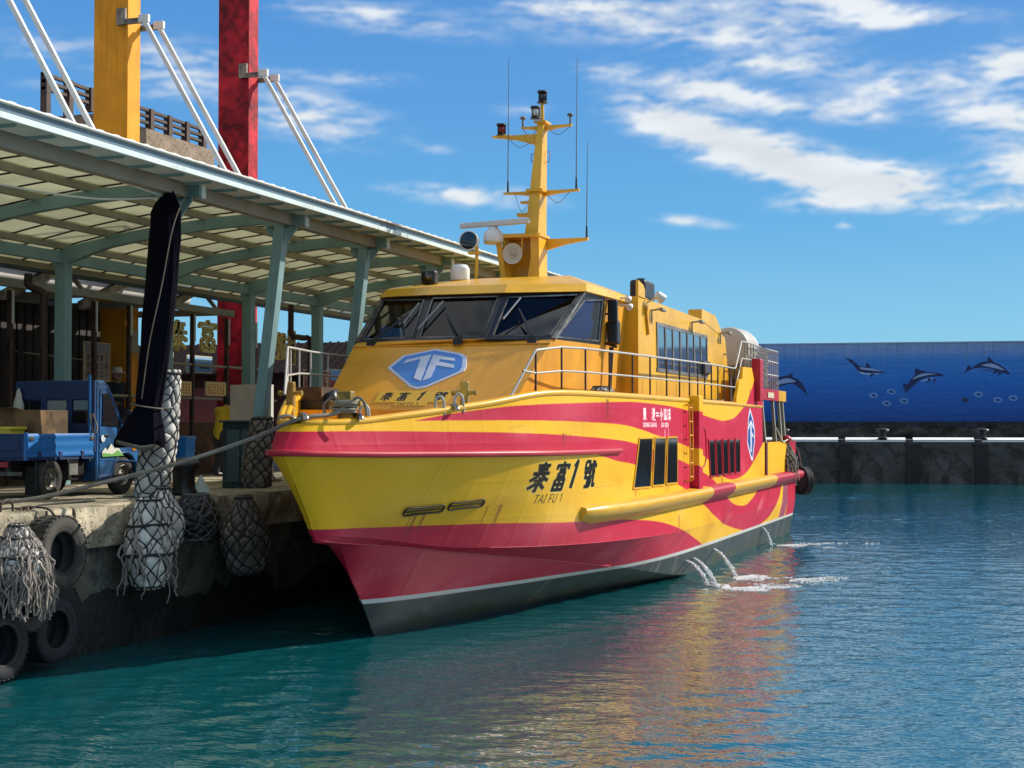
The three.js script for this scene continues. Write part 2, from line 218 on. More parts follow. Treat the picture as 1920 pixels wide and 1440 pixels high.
const livery = canvas(2048, 512, (c, W, H) => {
  const X = (s) => (s - LS) / LL * W, Y = (h) => (1 - h / LH) * H, yel = '#ecb41e', red = '#c01f3e';
  const path = (pts, color) => { c.fillStyle = color; c.beginPath(); pts.forEach(([s, h], i) => (i ? c.lineTo(X(s), Y(h)) : c.moveTo(X(s), Y(h)))); c.fill(); };
  const curve = (pts, n = 12) => new THREE.SplineCurve(pts.map(([a, b]) => new THREE.Vector2(a, b))).getPoints(pts.length * n).map((p) => [p.x, p.y]);
  c.fillStyle = yel; c.fillRect(0, 0, W, H);
  const top1 = curve([[19.47, 3.08], [20.45, 3.22], [21.9, 3.33], [24.99, 3.41], [26.3, 3.42], [28.62, 3.38], [30.66, 3.29], [32.58, 3.17], [33.75, 3.13], [35.06, 3.22], [36.3, 3.5], [36.91, 3.78], [37.41, 4.05], [37.9, 4.45]]);
  const bot1 = curve([[32.6, 2.16], [31.27, 2.44], [29.3, 2.68], [27.55, 2.83], [26.19, 2.96], [24.99, 3.04], [22.3, 3.09], [20.41, 3.09], [19.47, 3.08]]);
  const bowl = curve([[38.75, 2.6], [38.3, 2.45], [37.4, 2.16], [36.26, 1.9], [34.74, 1.81], [33.5, 1.92], [32.6, 2.16]]);
  path([...top1, [38.75, 4.5], ...bowl, ...bot1], red);
  const top2 = curve([[17, 2.93], [18.66, 2.94], [19.87, 2.93], [21.66, 2.9], [24.4, 2.8], [25.98, 2.7], [29.29, 2.35], [31.27, 2.08], [32.35, 1.9], [33.2, 1.67], [34.53, 1.3], [35.5, 1.18], [36.3, 1.16], [37.0, 1.24], [37.8, 1.42], [38.28, 1.66]]);
  const bot2 = curve([[41.9, 1.66], [41.55, 1.34], [41.2, 1.1], [40.37, .8], [39.55, .63], [38.11, .53], [37, .53], [35.86, .61], [33.76, .86], [32.5, 1.13], [31.83, 1.31], [30.24, 1.68], [29.05, 1.9], [27.33, 2.15], [25.86, 2.35], [24.94, 2.43], [24.16, 2.52], [23.5, 2.6]]);
  path([...top2, ...bot2, [22, 2.64], [17, 2.67]], red);
  path([[17, 1.66], ...curve([[18.54, 1.64], [20.2, 1.61], [21.46, 1.58], [22.86, 1.52], [24.5, 1.47], [25.74, 1.41], [27.2, 1.3], [28.38, 1.17], [29.65, .97], [30.86, .74], [31.98, .5], [32.6, .3]]), [17, .3]], red);
  path([[42.0, 1.5], [42.9, 1.5], [42.6, .5], [41.6, .5]], '#9c4a5c'); path([[42.6, 2.6], [45, 2.6], [45, .4], [42.8, .4]], red); path(curve([[39.6, 2.7], [40.2, 2.2], [40.6, 1.7], [42.2, 1.7], [42, 2.7]]), yel); path([[38.8, 2.2], [39.3, 1.7], [38.8, 1.7]], yel);
  c.fillStyle = '#c9ccc6'; c.fillRect(0, Y(.56), W, Y(.49) - Y(.56)); c.fillStyle = '#3e4646'; c.fillRect(0, Y(.49), W, H);   // boot line and bare metal below
  const rd = rng(31);
  for (let i = 0; i < 60; i++) { const s = 24 + rd() * 20; c.fillStyle = `rgba(${rd() < 0.5 ? '60,60,55' : '190,190,180'},${0.06 + rd() * 0.14})`; c.fillRect(X(s), Y(.48), 2 + rd() * 14, 60); }
  c.lineJoin = 'round'; c.lineCap = 'butt';
  // the name on the bow
  for (const [col, lw] of [['#d9c878', 9], ['#181309', 6]]) {
    c.strokeStyle = col; c.lineWidth = lw; const h0 = Y(2.47), hh = Y(2.03) - h0;
    glyph(c, '泰', X(21.72), h0, X(22.22) - X(21.72), hh, 0.14); glyph(c, '富', X(22.34), h0, X(22.8) - X(22.34), hh, 0.14); glyph(c, '號', X(23.36), h0, X(23.84) - X(23.36), hh, 0.1);
    c.lineWidth = lw * 1.25; c.beginPath(); c.moveTo(X(23.03), Y(2.38)); c.lineTo(X(23.12), Y(2.46)); c.lineTo(X(23.0), Y(2.05)); c.stroke();
  }
  c.fillStyle = '#181309'; c.save(); c.translate(X(22.02), Y(1.85)); c.transform(0.78, 0, -0.16, 1, 0, 0); c.font = '20px sans-serif'; c.fillText('TAI FU 1', 0, 0); c.restore();
  // the route by the windows
  c.strokeStyle = '#f1e3e6'; c.lineWidth = 3.4; ['東', 0, '港', '=', '小', '琉', '球'].forEach((ch, i) => ch && glyph(c, ch, X(26.42 + i * 0.31), Y(3.34), 19, 25)); c.fillStyle = '#f1e3e6'; c.font = 'bold 12px sans-serif'; c.fillText('DONG GANG', X(26.42), Y(2.99)); c.fillText('LIU QIU', X(27.75), Y(2.99));
  c.fillStyle = 'rgba(240,215,220,.5)'; c.fillRect(X(28.0), Y(2.95), 7, 36); c.fillRect(X(28.3), Y(2.98), 5, 38);
  // shield with the two letters on the quarter
  const sh = (k, o) => path([[36.5, 2.6 + o], [36.75, 3.25 + o * .3], [37.0, 3.46 - o * 1.2], [37.4, 3.2 - o], [37.6, 2.9], [37.55, 2.65], [37.25, 2.16 + o * 1.6], [37.05, 2.2 + o * 1.6]].map(([a, b]) => [37.05 + (a - 37.05) * k, 2.82 + (b - 2.82) * k]), k === 1 ? '#cfd5e0' : '#22448f');
  sh(1, 0); sh(0.84, 0); c.strokeStyle = '#dfe4ec'; c.lineWidth = 6; for (const pts of [[[36.72, 2.95], [37.02, 3.12], [36.98, 2.4]], [[37.1, 2.38], [37.14, 3.12], [37.42, 2.96]], [[37.12, 2.86], [37.4, 2.74]]]) { c.beginPath(); pts.forEach(([a, b], i) => (i ? c.lineTo(X(a), Y(b)) : c.moveTo(X(a), Y(b)))); c.stroke(); }
  // waterline: weed, rust runs below scuppers, fender scuffs
  for (let i = 0; i < 150; i++) { const s = LS + rd() * LL; c.fillStyle = `rgba(${rd() < .5 ? '60,72,40' : '95,80,60'},${.08 + rd() * .16})`; c.fillRect(X(s), Y(.14 + rd() * .16), 6 + rd() * 60, 6 + rd() * 30); }
  for (const [s, h, L] of [[21.2, 1.86, 60], [20, 1.8, 50], [24.4, 3.45, 46], [26.0, 1.9, 34], [28.1, 1.9, 40], [31.9, 1.9, 30], [33.4, 1.9, 36], [35.6, 1.9, 30], [30.9, 3.3, 70], [36.9, 3.9, 60], [39.5, 1.4, 40], [22.6, 2.9, 26], [29.2, 1.3, 44], [33.6, .98, 26], [37.6, 1.1, 40]]) for (let k = 0; k < 5; k++) { const g = c.createLinearGradient(0, Y(h), 0, Y(h) + L); g.addColorStop(0, 'rgba(96,48,18,.5)'); g.addColorStop(1, 'rgba(96,48,18,0)'); c.fillStyle = g; c.fillRect(X(s) + (rd() - .5) * 26, Y(h), 1.2 + rd() * 2.2, L * (.5 + rd() * .6)); }
  for (let i = 0; i < 46; i++) { c.strokeStyle = `rgba(${rd() < .6 ? '50,40,38' : '240,225,210'},${.05 + rd() * .14})`; c.lineWidth = 1 + rd() * 2; const x = X(19 + rd() * 25), y = Y(.7 + rd() * 2.4); c.beginPath(); c.moveTo(x, y); c.lineTo(x + 10 + rd() * 50, y + (rd() - .5) * 12); c.stroke(); }
  for (let i = 0; i < 110; i++) { const x = X(19 + rd() * 24), y = Y(.6 + rd() * 2.8), R = 20 + rd() * 70, g = c.createRadialGradient(x, y, 0, x, y, R), w = rd() < .6; g.addColorStop(0, w ? `rgba(255,215,200,${.05 + rd() * .12})` : `rgba(70,25,20,${.04 + rd() * .1})`); g.addColorStop(1, w ? 'rgba(255,215,200,0)' : 'rgba(70,25,20,0)'); c.fillStyle = g; c.save(); c.translate(0, y * .55); c.scale(1, .45); c.fillRect(x - R, y - R, 2 * R, 2 * R); c.restore(); }
  // welds, runs and salt
  for (let i = 0; i < 420; i++) { const s = LS + rd() * LL, h = .55 + rd() * 3, L = 10 + rd() * 70; c.fillStyle = rd() < 0.55 ? `rgba(90,50,20,${0.015 + rd() * 0.04})` : `rgba(255,240,225,${0.02 + rd() * 0.05})`; c.fillRect(X(s), Y(h), 1 + rd() * 3, L); }
  for (const s of [19.9, 22.6, 25.1, 27.6, 30, 32.6, 35.2, 37.9, 40.4]) { c.fillStyle = 'rgba(70,35,20,.10)'; c.fillRect(X(s), 0, 1.5, Y(.56)); c.fillStyle = 'rgba(255,250,230,.10)'; c.fillRect(X(s) + 1.5, 0, 1.5, Y(.56)); }
  for (let i = 0; i < 40; i++) { c.fillStyle = `rgba(235,215,205,${0.03 + rd() * 0.05})`; c.beginPath(); c.ellipse(X(20 + rd() * 22), Y(.6 + rd() * .7), 12 + rd() * 40, 4 + rd() * 12, -0.5, 0, 7); c.fill(); }
  for (let i = 0; i < 26; i++) { c.fillStyle = `rgba(60,30,15,${0.1 + rd() * 0.25})`; c.fillRect(X(19 + rd() * 25), Y(.6 + rd() * 2.6), 2 + rd() * 4, 2 + rd() * 5); }
});
const hullBump = scaled(tex(2048, 256, (u, v) => { const a = Math.abs(((u * 46) % 1) - .5) * 2, b = Math.abs(((v * 8.5) % 1) - .5) * 2; return .5 + .3 * fbm(u * 40, v * 7, 4) - .1 * Math.pow(a, 10) - .1 * Math.pow(b, 14); }, false), 1);
M.livery = mat(1, 1, 1, 0.4, { map: livery, bumpMap: hullBump, bumpScale: 0.02, specularIntensity: 0.4 });
const liv = (p) => [(-p.z - LS) / LL, p.y / LH];
function liveryUV(g) { const p = g.attributes.position, a = new Float32Array(p.count * 2); for (let i = 0; i < p.count; i++) { a[2 * i] = (-p.getZ(i) - LS) / LL; a[2 * i + 1] = p.getY(i) / LH; } g.setAttribute('uv', new THREE.BufferAttribute(a, 2)); return g; }
const along = (B, H, t) => { const s = B[0][0] + (44.2 - B[0][0]) * t * t; return [pch(B, s), pch(H, s), s]; };
{
  const N = 150, list = [];
  for (const side of [1, -1]) {
    const strake = (lo, hi, n, sag, t0 = 0, t1 = 1) => { const rows = []; for (let i = 0; i <= N; i++) { const t = t0 + (t1 - t0) * i / N, a = along(...hi, t), b = along(...lo, t), row = []; for (let j = 0; j <= n; j++) { const k = j / n, m = 4 * k * (1 - k) * sag * Math.max(0, 1 - t * 1.8); row.push(S3(side * Math.max(0, lerp(a[0], b[0], k) - m), lerp(a[1], b[1], k), lerp(a[2], b[2], k))); } rows.push(row); } return grid(rows, liv); };
    const tEnd = Math.sqrt((38.75 - 17.9) / (44.2 - 17.9));
    list.push(strake([KB, KH], [RB, RH], 3, 0, 0, tEnd), strake([UB, UH], [KB, KH], 8, 0.05), strake([CB, CH], [UB, UH], 3, 0.01), strake([EB, EH], [CB, CH], 6, 0.04));
  }
  const a = [[RB, 2.6], [UB, .95], [CB, -.25], [EB, -.7]].map(([b, h]) => [pch(b, 44.2), h]);
  list.push(poly(...a.map(([b, h]) => S3(b, h, 44.2)), ...a.slice().reverse().map(([b, h]) => S3(-b, h, 44.2))));
  part('hull', list.map((g) => liveryUV(flat(g))), M.livery, ferry, { keepUV: true });
  // knuckle moulding round the bow, rail cap, inner bulwark
  const round = (B, H, off, dh, sMax) => { const p = []; for (const side of [-1, 1]) { const q = []; for (let i = 0; i <= 40; i++) { const t = i / 40, s = B[0][0] + (sMax - B[0][0]) * t * t; q.push([side * Math.max(0, pch(B, s) + off), pch(H, s) + dh, s - (t < 0.25 ? off * (1 - t * 4) : 0)]); } p.push(...(side < 0 ? q.reverse().slice(0, -1) : q)); } return p.map((q) => S3(...q)); };
  part('knuckle_moulding', tube(round(KB, KH, .02, 0, 25), 0.045, 10, 260), M.red, ferry);
  for (const side of [1, -1]) { const q = []; for (let i = 0; i <= 60; i++) { const t = .03 + .51 * i / 60, [b, h, s] = along(CB, CH, t); q.push(S3(side * (b + .005), h, s)); } part('spray_rail', tube(q, .016, 6, 160), M.red, ferry); }
  for (const side of [1, -1]) { const q = []; for (let i = 0; i <= 50; i++) { const t = .34 + .65 * i / 50, [b, h, s] = along(UB, UH, t); q.push(S3(side * (b - .004), h, s)); } part('weld_seam', liveryUV(flat(tube(q, .008, 5, 120))), M.livery, ferry, { keepUV: true }); }
  part('gunwale', [tube(round(RB, RH, -.03, .0, 38.7), 0.055, 8, 320), tube(round(RB, RH, -.12, .0, 38.7), 0.045, 8, 320)], M.yellow, ferry);
  const inner = round(RB, RH, -.13, 0, 35); part('bulwark_inside', grid([inner, inner.map((p) => V(p.x, 2.55, p.z))]), M.yellow, ferry);
  const deckOf = (s0, s1, h, y0) => { const L = [], R = []; for (let i = 0; i <= 30; i++) { const s = lerp(s0, s1, i / 30), b = Math.max(0.01, pch(RB, s) - .1); L.push(S3(-b, h, s)); R.push(S3(b, h, s)); } return grid([L, R]); };
  part('foredeck', deckOf(18.1, 21.7, 2.6), M.orange, ferry);
  part('raised_deck', [deckOf(21.6, 38.7, 3.26), poly(S3(-1.9, 2.55, 21.6), S3(1.9, 2.55, 21.6), S3(1.9, 3.26, 21.6), S3(-1.9, 3.26, 21.6))], M.orange, ferry);
  part('upper_aft_deck', box(XC - 2.4, XC + 2.4, 3.9, 3.97, -38.6, -42.3), M.red, ferry);
  part('aft_deck', deckOf(38.6, 44.1, 1.75), M.grey, ferry);
  part('aft_bulkhead', box(XC - 2.35, XC + 2.35, 1.75, 3.9, -38.6, -38.7), M.red, ferry);
  // rub rail in its painted lengths
  const rail = (s0, s1, m) => { for (const side of [1, -1]) { const rows = []; for (let i = 0; i <= 24; i++) { const s = lerp(s0, s1, i / 24), e = sstep(23.4, 23.8, s), b = hullB(s, 1.64) - .02; rows.push([[0, .13], [.17, .11], [.225, .06], [.23, 0], [.17, -.1], [.02, -.2]].map(([o, h]) => S3(side * (b + (.03 + o) * (0.45 + 0.55 * e)), 1.65 + h * (.6 + .4 * e), s))); } part('rub_rail', [grid(rows), poly(...rows[0]), poly(...rows[24])], m, ferry); } };
  rail(23.5, 31.4, M.yellow); rail(31.4, 33.8, M.red); rail(33.8, 39.6, M.yellow); rail(39.6, 44.25, M.red);
  part('stern_rub_rail', box(XC - 2.6, XC + 2.6, 1.5, 1.78, -44.2, -44.4, .05), M.red, ferry);
  // vent slots in the flare
  const VENT = .012;
  for (const [s0, s1, h0] of [[19.72, 20.3, 1.82], [20.42, 20.98, 1.87]]) {
    const rows = (dh) => [0, .33, .66, 1].map((k) => { const s = lerp(s0, s1, k), h = h0 + dh + .03 * k; return S3(hullB(s, h) + VENT, h, s); });
    const v = part('vent', tube([...rows(.045), ...rows(-.045).reverse()], .014, 6, 40, true), M.darkBrown, ferry); part('vent_slot', [tube(rows(.0), .012, 6, 12)], M.brown, v);
  }
  // quarter bulwark that steps up to the upper deck, fender posts, boarding ladder
  const X6 = XC + 2.47;
  const sideShape = [[35.2, 3.5], [35.2, 3.66], [35.5, 4.0], [35.62, 4.08], [35.95, 4.12], [36.02, 4.4], [37.2, 4.42], [37.55, 4.1], [38.72, 4.0], [38.72, 3.5]];
  for (const side of [1, -1]) {
    part('quarter_bulwark', liveryUV(flat(plate(sideShape.map(([s, h]) => [-s, h]), .07, [XC + side * 2.485 + (side > 0 ? 0 : .07), 0, 0], [0, 0, 1], [0, 1, 0]))), M.livery, ferry, { keepUV: true });
    const b = XC + side * 2.47;
    part('fender_post', liveryUV(flat(box(b - .02, b + side * .2, 1.72, 3.62, -30.25, -30.62, .03))), M.livery, ferry, { keepUV: true });
    part('fender_post', box(b - .1, b + side * .15, 3.62, 4.66, -37.6, -38.05, .03), M.red, ferry);
    part('gate_post', box(b - .02, b + side * .06, 1.75, 2.6, -39.0, -39.2), mat(.12, .015, .02, .5), ferry);
    part('aft_bulwark', liveryUV(flat(box(b - .1, b - .05, 1.75, 2.6, -39.2, -44.1))), M.livery, ferry, { keepUV: true });
    part('canopy_beam', box(b - .12, b + side * .02, 3.68, 3.96, -38.72, -41.2), M.red, ferry); part('canopy_beam', box(b - .12, b + side * .025, 3.68, 3.96, -41.2, -42.4), M.yellow, ferry);
    for (const s of [39.1, 40.75, 41.7, 42.3]) part('canopy_post', beam(S3(side * 2.43, 3.68, s - .25), S3(side * 2.43, 2.55, s + .25), .07, .12), M.beigeSteel, ferry);
  }
  part('gangway_sign', box(X6 + .03, X6 + .04, 3.74, 3.88, -39.4, -40.3), M.paper, ferry);
  const lad = [], hp = (s, h, o) => S3(hullB(s, h) + o, h, s);
  for (const s of [29.72, 29.98]) lad.push(tube([hp(s, 3.42, 0), hp(s, 3.42, .1), hp(s, 2.6, .1), hp(s, 1.95, .1), hp(s, 1.95, 0)], .016, 6, 40, false, .1));
  for (let i = 0; i < 6; i++) lad.push(rod(hp(29.7, 2.02 + i * .27, .1), hp(30.0, 2.02 + i * .27, .1), .014));
  part('boarding_ladder', lad, M.orange, ferry);
  part('grab_rail', tube([hp(30.75, 2.95, 0), hp(30.75, 2.98, .12), hp(31.0, 2.9, .14), hp(31.05, 2.4, .14), hp(30.9, 2.2, .12), hp(30.75, 2.18, 0)], .016, 6, 50), M.red, ferry);
  // lower windows
  const win = (a, b, c, d, m, fm) => { const P = [a, b, c, d].map(([s, h]) => S3(hullB(s, h) + .012, h, s)), w = part('cabin_window', P.map((p, i) => beam(p, P[(i + 1) % 4], .028, .028)), fm, ferry); part('pane', poly(...P.map((p) => p.clone().add(V(.006, 0, 0)))), m, w); };
  for (const [a, b, c, d] of [[26.1, 27.0, 26.86, 25.8], [27.18, 28.02, 27.88, 27.0], [28.18, 28.98, 28.96, 28.04]]) win([a, 2.8], [b, 2.8], [c, 1.93], [d, 1.94], M.darkGlass, M.yellow);
  for (let i = 0; i < 5; i++) { const s = 31.95 + i * .74, d = .14 - .03 * i; win([s, 2.72], [s + .56, 2.72], [s + .56 + d, 1.95], [s + d, 1.95], M.darkGlass, M.red); }
}
// wheelhouse -------------------------------------------------------------------------------------
{
  const sym = (f) => [1, -1].map(f);
  const F = (h) => [1.55 + .148 * (h - 3.25), h, 21.9 + 1.435 * (h - 3.25)];       // corner of the sloping front
  const L1 = F(4.33), B0 = [1.72, 4.4, 23.6], B1 = [.63, 4.42, 23.48], T0 = [1.83, 5.26, 24.95], T1 = [.66, 5.21, 24.22], E0 = [1.76, 4.46, 27.85], E1 = [1.84, 5.3, 27.85];
  const m = (p, side) => S3(side * p[0], p[1], p[2]);
  const body = [poly(m(F(3.22), -1), m(F(3.22), 1), m(L1, 1), m(L1, -1)), poly(m(L1, -1), m(L1, 1), m(B0, 1), m(B1, 1), m(B1, -1), m(B0, -1))];
  for (const k of [1, -1]) body.push(poly(m(F(3.22), k), m(L1, k), m(B0, k), m(E0, k), m([1.68, 3.22, 27.85], k)));
  body.push(poly(m([1.68, 3.22, 27.85], 1), m(E1, 1), m(E1, -1), m([1.68, 3.22, 27.85], -1)));
  part('wheelhouse', body, M.orange, ferry); part('ledge', beam(m([1.72, 4.325, 23.43], -1), m([1.72, 4.325, 23.43], 1), .03, .02), M.orange, ferry);  // same yellow paint as the rest, its shading mixed into this orange
  // glazing: frames with their panes
  const inset = (P, k) => { const c = P.reduce((s, p) => s.add(p), V(0, 0, 0)).multiplyScalar(1 / P.length); return P.map((p) => { const d = c.clone().sub(p), L = d.length(); return p.clone().add(d.multiplyScalar(k / L)); }); };
  const glazed = (name, P, k, gm = M.glass) => {
    const Q = inset(P, k), n = new THREE.Plane().setFromCoplanarPoints(P[0], P[1], P[2]).normal, c = P[0].clone().sub(S3(0, 4.8, 26)); if (n.dot(c) < 0) n.negate();
    const o = n.clone().multiplyScalar(-.05), f = P.map((p, i) => { const j = (i + 1) % P.length; return slab([p, P[j], Q[j], Q[i]], o); });
    const w = part(name, f, M.frame, ferry); const pane = part('pane', poly(...Q.map((p) => p.clone().addScaledVector(n, -.02))), gm, w); part('seal', Q.map((p, i) => beam(p, Q[(i + 1) % Q.length], .022, .022)), M.steel, w); return [w, n, Q];
  };
  const left = glazed('windshield', [m(B0, -1), m(B1, -1), m(T1, -1), m(T0, -1)], .12), mid = glazed('windshield', [m(B1, -1), m(B1, 1), m(T1, 1), m(T1, -1)], .1), right = glazed('windshield', [m(B1, 1), m(B0, 1), m(T0, 1), m(T1, 1)], .12);
  for (const k of [1, -1]) {
    const P = [m(B0, k), m([1.745, 4.44, 26.3], k), m([1.835, 5.29, 26.3], k), m(T0, k)]; glazed('side_window', P, .17, k > 0 ? M.skyGlass : M.glass);
    part('side_panel', [slab([P[1], m(E0, k), m(E1, k), P[2]], V(-k * .04, 0, 0))], M.orange, ferry); part('corner_post', beam(m(B0, k), m(T0, k), .07, .05), M.steel, ferry);
  }
  part('wheelhouse_floor', box(XC - 1.6, XC + 1.6, 3.5, 3.55, -24, -27.8), M.grey, ferry);
  part('helm_console', box(XC - 1.5, XC + 1.5, 3.55, 4.4, -23.9, -24.5), M.black, ferry); part('helm_chair', [box(XC + .1, XC + .6, 4.1, 4.25, -25.5, -25.9, .05), box(XC + .1, XC + .6, 4.2, 4.95, -25.9, -26.02, .05)], M.black, ferry);
  part('curtain', Array.from({ length: 6 }, (_, i) => rod([XC - 1.35 + i * .06, 4.3, -24.75], [XC - 1.35 + i * .06, 5.15, -24.95], .035)), mat(.25, .1, .03, .9), ferry);
  // roof with its visor
  const v0 = [.7, 5.22, 24.14], v1 = [1.9, 5.27, 24.88], v2 = [1.92, 5.29, 27.7], u0 = [.68, 5.38, 24.36], u1 = [1.84, 5.42, 25.1], u2 = [1.86, 5.42, 27.7], r1 = [.96, 5.76, 27.0], r2 = [.96, 5.76, 28.6], q2 = [1.86, 5.42, 28.6];
  const roof = [poly(m(v0, -1), m(v0, 1), m(u0, 1), m(u0, -1)), poly(m(u0, -1), m(u0, 1), m(r1, 1), m(r1, -1)), poly(m(r1, -1), m(r1, 1), m(r2, 1), m(r2, -1))];
  for (const k of [1, -1]) roof.push(poly(m(v0, k), m(v1, k), m(u1, k), m(u0, k)), poly(m(v1, k), m(v2, k), m(u2, k), m(u1, k)), poly(m(u0, k), m(u1, k), m(r1, k)), poly(m(u1, k), m(q2, k), m(r2, k), m(r1, k)), poly(m(T1, k), m(v0, k), m(v1, k), m(T0, k)), poly(m(T0, k), m(v1, k), m(v2, k), m(E1, k)));
  roof.push(poly(m(T1, -1), m(T1, 1), m(v0, 1), m(v0, -1)), poly(m(T0, -1), m(T1, -1), m(T1, 1), m(T0, 1), m(E1, 1), m(E1, -1)));
  part('wheelhouse_roof', roof, M.yellow, ferry);
  // wipers
  const wiper = (piv, tip, b0, b1) => { const [a, c, d, e] = [piv, tip, b0, b1].map((q) => v3(q)); const w = part('wiper', [rod(a, c, .012), rod(a.clone().add(V(.06, 0, 0)), c, .01), beam(a.clone().add(V(-.05, -.06, .02)), a.clone().add(V(.1, -.06, .02)), .06, .09)], M.black, ferry); part('blade', beam(d, e, .022, .02), mat(.3, .3, .31, .35), w); };
  const onGlass = (P, n, a, b, o = .05) => { const [p0, p1, p2, p3] = P; return p0.clone().lerp(p1, a).lerp(p3.clone().lerp(p2, a), b).addScaledVector(n, o); };
  for (const [[, n, Q], piv, tip, b0, b1] of [[left, [.22, -.1], [.8, .55], [.76, .3], [.95, .85]], [mid, [.62, -.1], [.3, .55], [-.05, .15], [.2, .85]], [right, [.72, -.1], [.25, .62], [.08, .35], [.2, .9]]]) wiper(onGlass(Q, n, ...piv), onGlass(Q, n, ...tip), onGlass(Q, n, ...b0, .055), onGlass(Q, n, ...b1, .055));
  // shield and name board on the sloping front
  const o = S3(0, 3.25, 21.9), ux = V(1, 0, 0), uy = V(0, 1.08, -1.55).normalize(), up = ux.clone().cross(uy), at = (d) => o.clone().addScaledVector(up, d);
  const ring = [[-.85, 1.2], [-.71, 1.56], [-.19, 1.75], [.3, 1.6], [.42, 1.5], [.5, 1.2], [.5, 1.08], [.02, .63], [-.12, .58], [-.26, .63]], mid0 = [-.17, 1.2], shrink = (k) => ring.map(([x, y]) => [mid0[0] + (x - mid0[0]) * k, mid0[1] + (y - mid0[1]) * k]);
  const em = part('shield_emblem', plate(ring, .008, at(.002), ux, uy, .004), mat(.55, .62, .75, .5), ferry);
  part('shield_field', plate(shrink(.9), .006, at(.014), ux, uy), mat(.05, .22, .6, .45), em);
  part('emblem_letter', plate([[-.62, 1.31], [-.58, 1.42], [-.21, 1.56], [-.14, .79], [-.28, .87], [-.35, 1.44]], .006, at(.021), ux, uy), mat(.55, .62, .75, .5), em);
  part('emblem_letter', plate([[-.17, 1.56], [.23, 1.44], [.25, 1.36], [-.02, 1.42], [-.02, 1.35], [.28, 1.25], [.31, 1.15], [-.02, 1.24], [.0, .88], [-.1, .79]], .006, at(.021), ux, uy), mat(.55, .62, .75, .5), em);
  const board = canvas(512, 180, (c, W, H) => { c.fillStyle = '#e0b030'; c.fillRect(0, 0, W, H); c.strokeStyle = '#20170c'; c.lineWidth = 12; glyph(c, '泰', 25, 16, 80, 92, .12); glyph(c, '富', 140, 16, 80, 92, .12); glyph(c, '號', 400, 16, 82, 92, .08); c.lineWidth = 18; c.beginPath(); c.moveTo(300, 38); c.lineTo(320, 22); c.lineTo(300, 108); c.stroke(); c.fillStyle = '#e0b030'; c.fillRect(0, 126, W, 60); c.fillStyle = '#2a1f10'; c.font = 'bold 40px sans-serif'; c.fillText('TAI FU 1', 165, 160); });
  const nb = plate([[-.73, .21], [.49, .21], [.49, .53], [-.73, .53]], .006, at(.003), ux, uy), nb2 = plate([[-.36, .12], [.17, .12], [.17, .208], [-.36, .208]], .006, at(.003), ux, uy);
  const uvs = (g) => { const p = g.attributes.position, a = new Float32Array(p.count * 2); for (let i = 0; i < p.count; i++) { const q = V(p.getX(i), p.getY(i), p.getZ(i)).sub(o); a[2 * i] = (q.dot(ux) + .73) / 1.22; a[2 * i + 1] = (q.dot(uy) - .08) / .45; } g.setAttribute('uv', new THREE.BufferAttribute(a, 2)); return g; };
  part('name_board', [uvs(flat(nb)), uvs(flat(nb2))], mat(1, 1, 1, .5, { map: board }), ferry, { keepUV: true });
  // on the port side: mirror, lifejacket box, flood lights
  part('mirror', [box(XC + 1.84, XC + 2.02, 4.85, 5.25, -26.4, -26.5, .03), rod([XC + 1.8, 5.0, -26.45], [XC + 1.9, 5.0, -26.45], .02)], M.black, ferry);
  part('speaker_box', box(XC + 1.8, XC + 2.0, 4.46, 4.9, -26.5, -26.75, .05), M.black, ferry); part('speaker_bracket', [beam([XC + 1.72, 4.5, -26.65], [XC + 1.95, 4.42, -26.65], .04, .05), rod([XC + 1.85, 4.42, -26.65], [XC + 1.8, 3.6, -26.7], .045, .03)], M.brown, ferry);
  for (const [s, h] of [[27.1, 5.33], [27.2, 5.2]]) part('flood_light', [rod([XC + 1.85, h, -s], [XC + 2.05, h, -s], .02), rod([XC + 2.05, h - .05, -s + .06], [XC + 2.05, h + .0, -s - .06], .055, .045, 12)], M.white, ferry);
}
